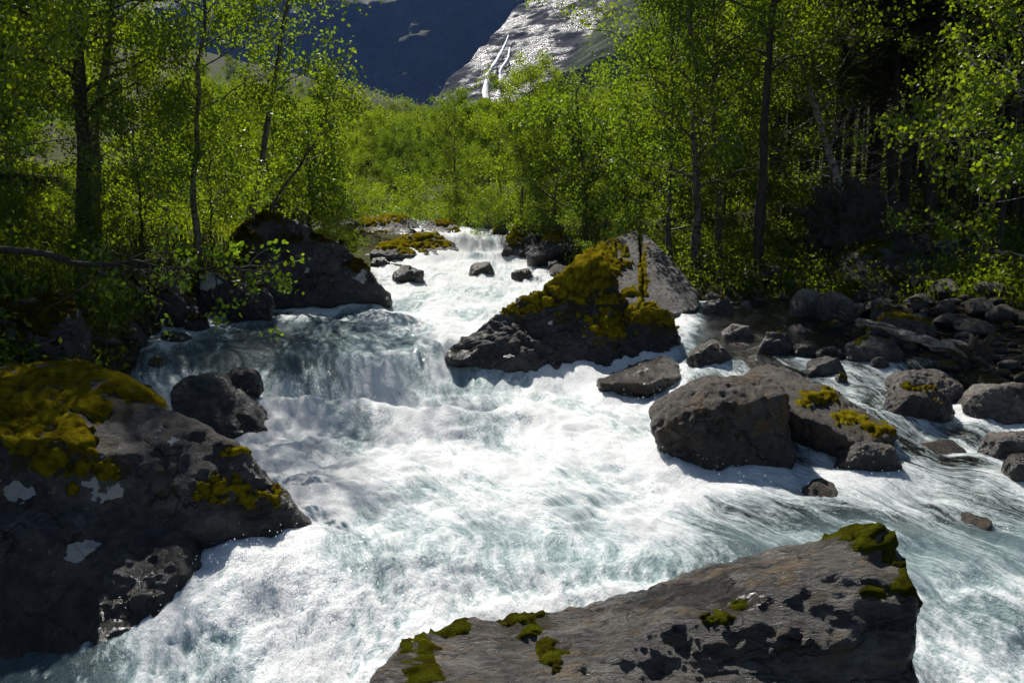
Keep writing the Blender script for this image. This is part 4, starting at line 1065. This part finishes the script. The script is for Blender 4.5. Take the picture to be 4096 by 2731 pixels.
BP = [tree_parts(300 + i, [9.5, 8.5, 10.5, 8.0, 11.0][i], [.12, .10, .13, .10, .14][i], M['birch_leaf'], M['bark_birch'], 26000, 0.11, cb=[.25, .18, .3, .12, .28][i], spread=[.27, .30, .25, .32, .24][i], nb=26, lean=[(.5, 0), (-.7, .2), (.3, -.3), (.8, 0), (-.4, 0)][i], wobble=.035, clump=.20) for i in range(5)]
FP = [tree_parts(330 + i, 8.0, .11, M['far_leaf'], M['bark_birch'], 6500, 0.23, cb=.03, spread=.30, nb=24, wobble=.03, clump=.36, sub=3) for i in range(4)]
SP = [spruce_parts(350 + i, [17, 19, 15][i], [.15, .17, .13][i], live=[.42, .5, .36][i]) for i in range(3)]
SH = [tree_parts(370 + i, 3.0, .035, M['alder_leaf'], M['bark_dark'], 6500, 0.085, cb=.05, spread=.5, nb=26, wobble=.05, clump=.17, up=.9) for i in range(2)]

# --- left bank: individual trees
plant_tree(tree_parts(401, 11.5, .19, M['alder_leaf'], M['bark_dark'], 17000, .10, cb=.22, spread=.21, nb=30, lean=(.2, 0), wobble=.02, clump=.24), PX(345, 20.5), 20.5, 'tall dark alder with a thick straight trunk on the left bank', name='alder_tree')
plant_tree(tree_parts(402, 12, .15, M['alder_leaf'], M['bark_birch'], 16000, .10, cb=.32, spread=.25, nb=26, lean=(1.9, .6), wobble=.03, clump=.22), PX(372, 22), 22, 'leaning tree beside the thick dark alder trunk', name='alder_tree')
plant_tree(tree_parts(403, 10.5, .085, M['birch_leaf'], M['bark_birch'], 12000, .095, cb=.34, spread=.24, nb=24, lean=(.55, 0), wobble=.025, clump=.20), PX(780, 21.5), 21.5, 'slender birch with a forked stem rising through the leafy shrub')
plant_tree(tree_parts(404, 9.6, .12, M['birch_leaf'], M['bark_birch'], 3800, .10, cb=.42, spread=.2, nb=18, lean=(2.2, .3), wobble=.03, clump=.20, top_bare=.06), PX(975, 24.0), 24.0, 'crooked leaning birch with open crown against the blue cliff')
plant_tree(tree_parts(405, 4.2, .06, M['birch_leaf'], M['bark_dark'], 2600, .10, cb=.35, spread=.26, nb=12, lean=(2.4, 0), wobble=.04, clump=.18), PX(1040, 23.6), 23.6, 'thin bent sapling growing from the top of the great dark boulder', name='sapling', dz=0.4)
plant_tree(tree_parts(406, 4.7, .09, M['birch_leaf'], M['bark_dark'], 9000, .10, cb=.30, spread=.30, nb=22, lean=(.2, 0), wobble=.02, clump=.2), PX(1228, 28.5), 28.5, 'small straight birch behind the great dark boulder')
# near leafy tree at the frame's left edge, big leaves
plant_tree(tree_parts(407, 8.2, .06, M['alder_leaf'], M['bark_dark'], 17000, .10, cb=.30, spread=.27, nb=34, lean=(-.2, 0), wobble=.03, clump=.18, six=True), PX(-110, 14.6), 14.6, 'near alder with large bright leaves hiding the thick trunk', name='alder_tree')
# leafy shrub and undergrowth bushes
for (px, Yd, sc, k) in [(560, 21.0, 1.05, 0), (840, 22.3, 1.0, 1)]:
    plant_tree(SH[k], PX(px, Yd), Yd, ['broad bright alder shrub left of the forked slender birch', 'dense alder shrub between the slender birch and the leaning birch'][k], None, sc, px * .01, 'alder_shrub', 'shrub')
rg = np.random.default_rng(41)
def scatter(n, fx, yr_, protos, label, group, scr, name='birch_tree', cat='tree', mind=1.6, spots=[]):
    k = 0; tr = 0; mine = []
    while k < n and tr < n * 20:
        tr += 1
        y = rg.uniform(*yr_); lo, hi = fx(y)
        if hi <= lo: continue
        x = rg.uniform(lo, hi)
        if xL(y) - 0.6 < x < xR(y) + 0.8: continue
        if any((x - a)**2 + (y - b)**2 < mind**2 for a, b in mine): continue
        mine.append((x, y)); k += 1
        pr = protos[rg.integers(len(protos))]; sc = float(rg.uniform(*scr))
        hh = max(v.co.z for v in pr[0].vertices) + 0.3
        r_ = max(float(top_row(512 + 853 * (x + e) / y)) for e in (-2.8, -1.4, 0, 1.4, 2.8)); r_ += rg.uniform(0, 12)
        zmax = float(P(2048, r_ * 4, y)[2]) - gz(x, y)
        sc = min(sc, zmax / hh)
        if sc < 0.25: continue
        plant_tree(pr, x, y, label, group, sc, float(rg.uniform(0, 6.28)), name, cat)
scatter(9, lambda y: (-.66 * y - 2, -.53 * y - 1), (22, 36), BP, 'leafy birch in the wood of the left bank', 'birches of the left bank wood', (.85, 1.2))
scatter(11, lambda y: (-.62 * y - 1, min(-.20 * y, float(xL(y)) - 1)), (33, 62), BP, 'birch deeper in the left wood, seen between nearer trunks', 'deeper birches of the left wood', (.7, 1.0))
scatter(10, lambda y: (-.5 * y, float(xL(y)) - 1.6), (19, 34), SH, 'low leafy bush among grass on the left bank', 'bushes of the left bank', (.35, .6), 'alder_shrub', 'shrub', 1.2)

# --- right bank: individual trees
plant_tree(tree_parts(421, 5.4, .12, M['birch_leaf'], M['bark_dark'], 8000, .10, cb=.12, spread=.33, nb=24, lean=(-.4, 0), wobble=.02, clump=.2, top_bare=.3), PX(2345, 28.5), 28.5, 'birch with a dead bare top behind the pale slab')
plant_tree(tree_parts(422, 9.5, .09, M['birch_leaf'], M['bark_birch'], 12000, .095, cb=.12, spread=.17, nb=28, lean=(-.2, 0), wobble=.02, clump=.2), PX(2690, 25.2), 25.2, 'thin pale stemmed birch just behind the bare slab')
plant_tree(tree_parts(423, 12, .13, M['birch_leaf'], M['bark_birch'], 16000, .10, cb=.18, spread=.24, nb=30, lean=(-.5, 0), wobble=.02, clump=.22), PX(2790, 24.6), 24.6, 'bright birch with curved trunk at the forest edge')
plant_tree(tree_parts(424, 12, .11, M['birch_leaf'], M['bark_birch'], 13000, .10, cb=.2, spread=.24, nb=28, lean=(-.9, .3), wobble=.025, clump=.22), PX(2880, 25.6), 25.6, 'slanting birch close behind the one with curved trunk')
plant_tree(tree_parts(425, 14, .15, M['birch_leaf'], M['bark_dark'], 15000, .10, cb=.38, spread=.2, nb=26, lean=(-.1, 0), wobble=.012, clump=.22), PX(3045, 23.4), 23.4, 'tall straight trunk at the forest edge in front of the spruces')
# near branches with big leaves hanging in from the right
plant_tree(tree_parts(427, 8.5, .09, M['alder_leaf'], M['bark_grey'], 14000, .105, cb=.14, spread=.36, nb=30, lean=(-.8, 0), wobble=.04, clump=.17, six=True, up=.4), PX(4270, 16.8), 16.8, 'near alder with large pale leaves reaching over the dark forest', name='alder_tree')
plant_tree(tree_parts(428, 9, .08, M['birch_leaf'], M['bark_dark'], 9000, .10, cb=.35, spread=.25, nb=22, lean=(.2, 0), wobble=.02, clump=.2), PX(3990, 21.5), 21.5, 'thin dark tree at the forest edge behind the near alder leaves')
for i, (px, Yd, sc) in enumerate([(2090, 33, .62), (2230, 31, .6), (1830, 41, .52), (2520, 31, .55)]):
    plant_tree(BP[i], PX(px, Yd), Yd, ['small birch above the round orange capped boulder', 'small birch above the slanting mossy rock', 'thin topped birch rising above its neighbours upstream of the falls', 'birch behind the bare topped one'][i], None, sc, i * 1.3)
for (px, Yd, sc, k, lab) in [(1500, 44, .75, 0, 'round bright willow bush at the upper river edge'), (1950, 33.5, .65, 1, 'leafy bush hanging over the small waterfall pool'), (2350, 27.5, .6, 0, 'leafy bush behind the slanting mossy rock'), (2500, 25.0, .55, 1, 'bright bush growing against the back of the pale slab'), (1130, 33, .7, 1, 'bush behind the great dark boulder'), (1800, 38.5, .7, 0, 'full leafy bush crowding the pool above the small waterfall'), (1890, 38, .7, 1, 'leafy bush next to the full one above the small waterfall'), (1640, 42, .85, 1, 'pale bush on the bend of the upper river'), (2120, 34, .8, 0, 'tall bush behind the orange capped boulder')]:
    plant_tree(SH[k], PX(px, Yd), Yd, lab, None, sc, px * .013, 'willow_bush', 'bush')
scatter(22, lambda y: (.15 * y if y < 33 else .08 * y, .30 * y), (27, 50), BP, 'leafy birch of the right bank wood', 'birches of the right bank wood', (.75, 1.1), mind=1.8)
scatter(26, lambda y: (min(float(xR(y)) + 1, -.02 * y), .16 * y), (36, 80), BP, 'birch on the valley floor upstream of the small waterfall', 'birches upstream of the falls', (.55, .85), mind=2.0)
scatter(16, lambda y: (-.30 * y, float(xL(y)) - 1), (40, 85), BP, 'birch on the far side of the upper river', 'birches beside the upper river', (.55, .8), mind=2.0)
for i in range(96):
    y = rg.uniform(25.5, 52) if i > 12 else rg.uniform(24.5, 31)
    if i > 55: y = rg.uniform(50, 95)
    x = rg.uniform(.30 * y, .64 * y + 2)
    plant_tree(SP[i % 3], x, y, 'dark spruce with bare lower branches in the shady forest', 'spruces of the dark forest', float(rg.uniform(.8, 1.15)), float(rg.uniform(0, 6.28)), 'spruce_tree')
# --- far wood on the valley floor and lower slopes
scatter(34, lambda y: (-.40 * y, .36 * y), (58, 95), FP, 'bushy birch in the thick of the upper valley wood', 'bushy birches of the upper valley', (.55, .85), mind=2.4)
scatter(130, lambda y: (-.40 * y, .34 * y), (90, 240), FP, 'distant birch in the wood of the upper valley', 'distant birches of the valley', (.85, 1.25), mind=3.5)
scatter(110, lambda y: (-.32 * y, .42 * y), (240, 480), FP, 'far off birch on the valley slope below the cliff', 'far birches below the cliff', (1.1, 1.7), mind=7)
# scrub clothing the hillside under the wet rock slope: one mass
cen = []
for k in range(1800):
    y = rg.uniform(430, 770); x = rg.uniform(-.2 * y, .5 * y)
    z = gz(x, y) + 1.5
    cen.append(np.array((x, y, z))[None] + rg.normal(size=(14, 3)) * (2.0, 2.0, 1.7))
o = obj('hillside_wood', leaves_mesh('hillside_wood', np.concatenate(cen), 1.3, M['far_leaf'], rg)); tag(o, 'mass of green scrub on the hillside below the wet rock slope', 'wood', kind='stuff')

# --- overhanging dead-ended branch with leaves over the left water
rg = np.random.default_rng(52)
p0 = P(-60, 990, 13.2)
root = empty('overhanging_branch', (p0[0], p0[1], p0[2])); off = p0
tag(root, 'bare grey limb with leafy twig ends reaching out over the shaded bank', 'branch')
way = [P(*q) for q in [(-60, 990, 13.2), (60, 1005, 13.1), (190, 1015, 13.0), (300, 1055, 12.9), (430, 1060, 12.8), (540, 1045, 12.7), (640, 1070, 12.6), (760, 1075, 12.6), (870, 1080, 12.6), (985, 1085, 12.7)]]
way = np.array(way) - off
tt = np.linspace(0, 1, 40); kk = np.linspace(0, 1, len(way))
lm = np.stack([np.interp(tt, kk, way[:, a]) for a in range(3)], 1) + rg.normal(size=(40, 3)) * .006
tb = Tubes(); tb.add(lm, np.linspace(.062, .008, 40), 8); cen = []
for i in range(34):
    k = rg.integers(12, 39); d = rg.normal(size=3) * (.8, .6, .5) + np.array((.7, 0, .1 if i % 3 else -.5)); d /= np.linalg.norm(d); L = rg.uniform(.3, 1.1)
    br = wob(lm[k], lm[k] + d * L, 7, .1, rg, .03); tb.add(br, np.linspace(.016, .004, 7), 4)
    for j in range(3):
        q = br[rg.integers(2, 7)]; d2 = d + rg.normal(size=3) * .7; d2 /= np.linalg.norm(d2); tw = wob(q, q + d2 * L * .45, 5, .1, rg); tb.add(tw, np.linspace(.007, .003, 5), 3)
        if i % 3: cen.append(tw[2:].repeat(4, 0) + rg.normal(size=(12, 3)) * .06)
obj('limb', tb.build('limb', M['bark_dark']), root)
obj('leaves', leaves_mesh('leaves', np.concatenate(cen), .085, M['alder_leaf'], rg, six=True), root)

# ------------------------------------------------------------------ grass and undergrowth
rg = np.random.default_rng(61)
def bank_points(n, fx, yr_, edge=0.25):
    y = yr_[0] * (yr_[1] / yr_[0])**rg.uniform(0, 1, n); lo, hi = fx(y); x = lo + (hi - lo) * rg.uniform(0, 1, n)
    keep = (x < xL(y) - edge) | (x > xR(y) + edge)
    keep &= ~((y > 26) & (y < 37) & (x > xL(y) - 4) & (x < xL(y)))      # bare mossy ledges beside the small waterfall
    pat = fbm2(x * .5, y * .5, 3, 123) + rg.uniform(-.5, .5, n)
    keep &= pat > -.35
    x, y = x[keep], y[keep]
    return np.stack([x, y, ground(x, y)], 1)
g = np.concatenate([bank_points(46000, lambda y: (-.66 * y - 2, xL(y)), (12, 45)), bank_points(20000, lambda y: (xR(y), .66 * y + 2), (17, 48))])
n = len(g); a = rg.uniform(0, 6.28, n); hh = rg.uniform(.12, .42, n); ww = rg.uniform(.003, .008, n) * (1 + g[:, 1] / 22); be = rg.uniform(.1, .5, n)
dv = np.stack([np.cos(a), np.sin(a), 0 * a], 1); sv = np.stack([-np.sin(a), np.cos(a), 0 * a], 1)
up_ = np.array((0, 0, 1.0))
V = np.stack([g - sv * ww[:, None], g + sv * ww[:, None], g + dv * (be * hh * .4)[:, None] + up_ * (hh * .6)[:, None] + sv * (ww * .8)[:, None], g + dv * (be * hh * 1.2)[:, None] + up_ * hh[:, None],
              g + dv * (be * hh * .4)[:, None] + up_ * (hh * .6)[:, None] - sv * (ww * .8)[:, None]], 1)
b5 = np.arange(n)[:, None] * 5
o = obj('grass', mesh('grass', V.reshape(-1, 3), [b5 + np.array([[0, 1, 2, 4]]), b5 + np.array([[4, 2, 3]])], M['grass_leaf'], smooth=False, attrs={'rnd': np.repeat(rg.uniform(0, 1, n), 5)}))
tag(o, 'bright green grass covering the river banks', 'grass', kind='stuff')
g = np.concatenate([bank_points(7000, lambda y: (-.66 * y - 2, xL(y)), (12, 45), .1), bank_points(9000, lambda y: (xR(y), .66 * y + 2), (19, 48), .4), bank_points(6000, lambda y: (-.5 * y, .7 * y), (40, 120), .4)])
cen = np.repeat(g, 6, 0); hgt = np.repeat(rg.uniform(.15, .75, len(g)), 6) * np.interp(cen[:, 1], [40, 90], [1, 2.6])
cen = cen + rg.normal(size=cen.shape) * (.12, .12, 0) * np.interp(cen[:, 1], [40, 90], [1, 4])[:, None]; cen[:, 2] += hgt * rg.uniform(.35, 1.05, len(cen))
o = obj('undergrowth', leaves_mesh('undergrowth', cen, .12 * np.interp(cen[:, 1], [30, 100], [1, 3.2]), M['fern_leaf'], rg, droop=.1, aspect=.6)); tag(o, 'leafy ferns and herbs under the trees', 'undergrowth', kind='stuff')

# ------------------------------------------------------------------ haze
HZ = True
if HZ:
    t = NT('valley haze')
    pv = t.n('ShaderNodeVolumePrincipled', Density=0.00007, Color=(0.20, 0.40, 1.0, 1), Anisotropy=0.0)
    t.t.links.new(pv.outputs[0], t.out.inputs['Volume'])
    x0, x1, y0, y1, z0, z1 = -1900, 1900, -60, 3200, -60, 640
    v = [(x, y, z) for x in (x0, x1) for y in (y0, y1) for z in (z0, z1)]
    f = [(0, 1, 3, 2), (4, 6, 7, 5), (0, 4, 5, 1), (2, 3, 7, 6), (0, 2, 6, 4), (1, 5, 7, 3)]
    o = obj('haze', mesh('haze', v, np.array(f), t.m, smooth=False)); tag(o, kind='stuff', label='thin blue haze filling the valley', cat='haze')
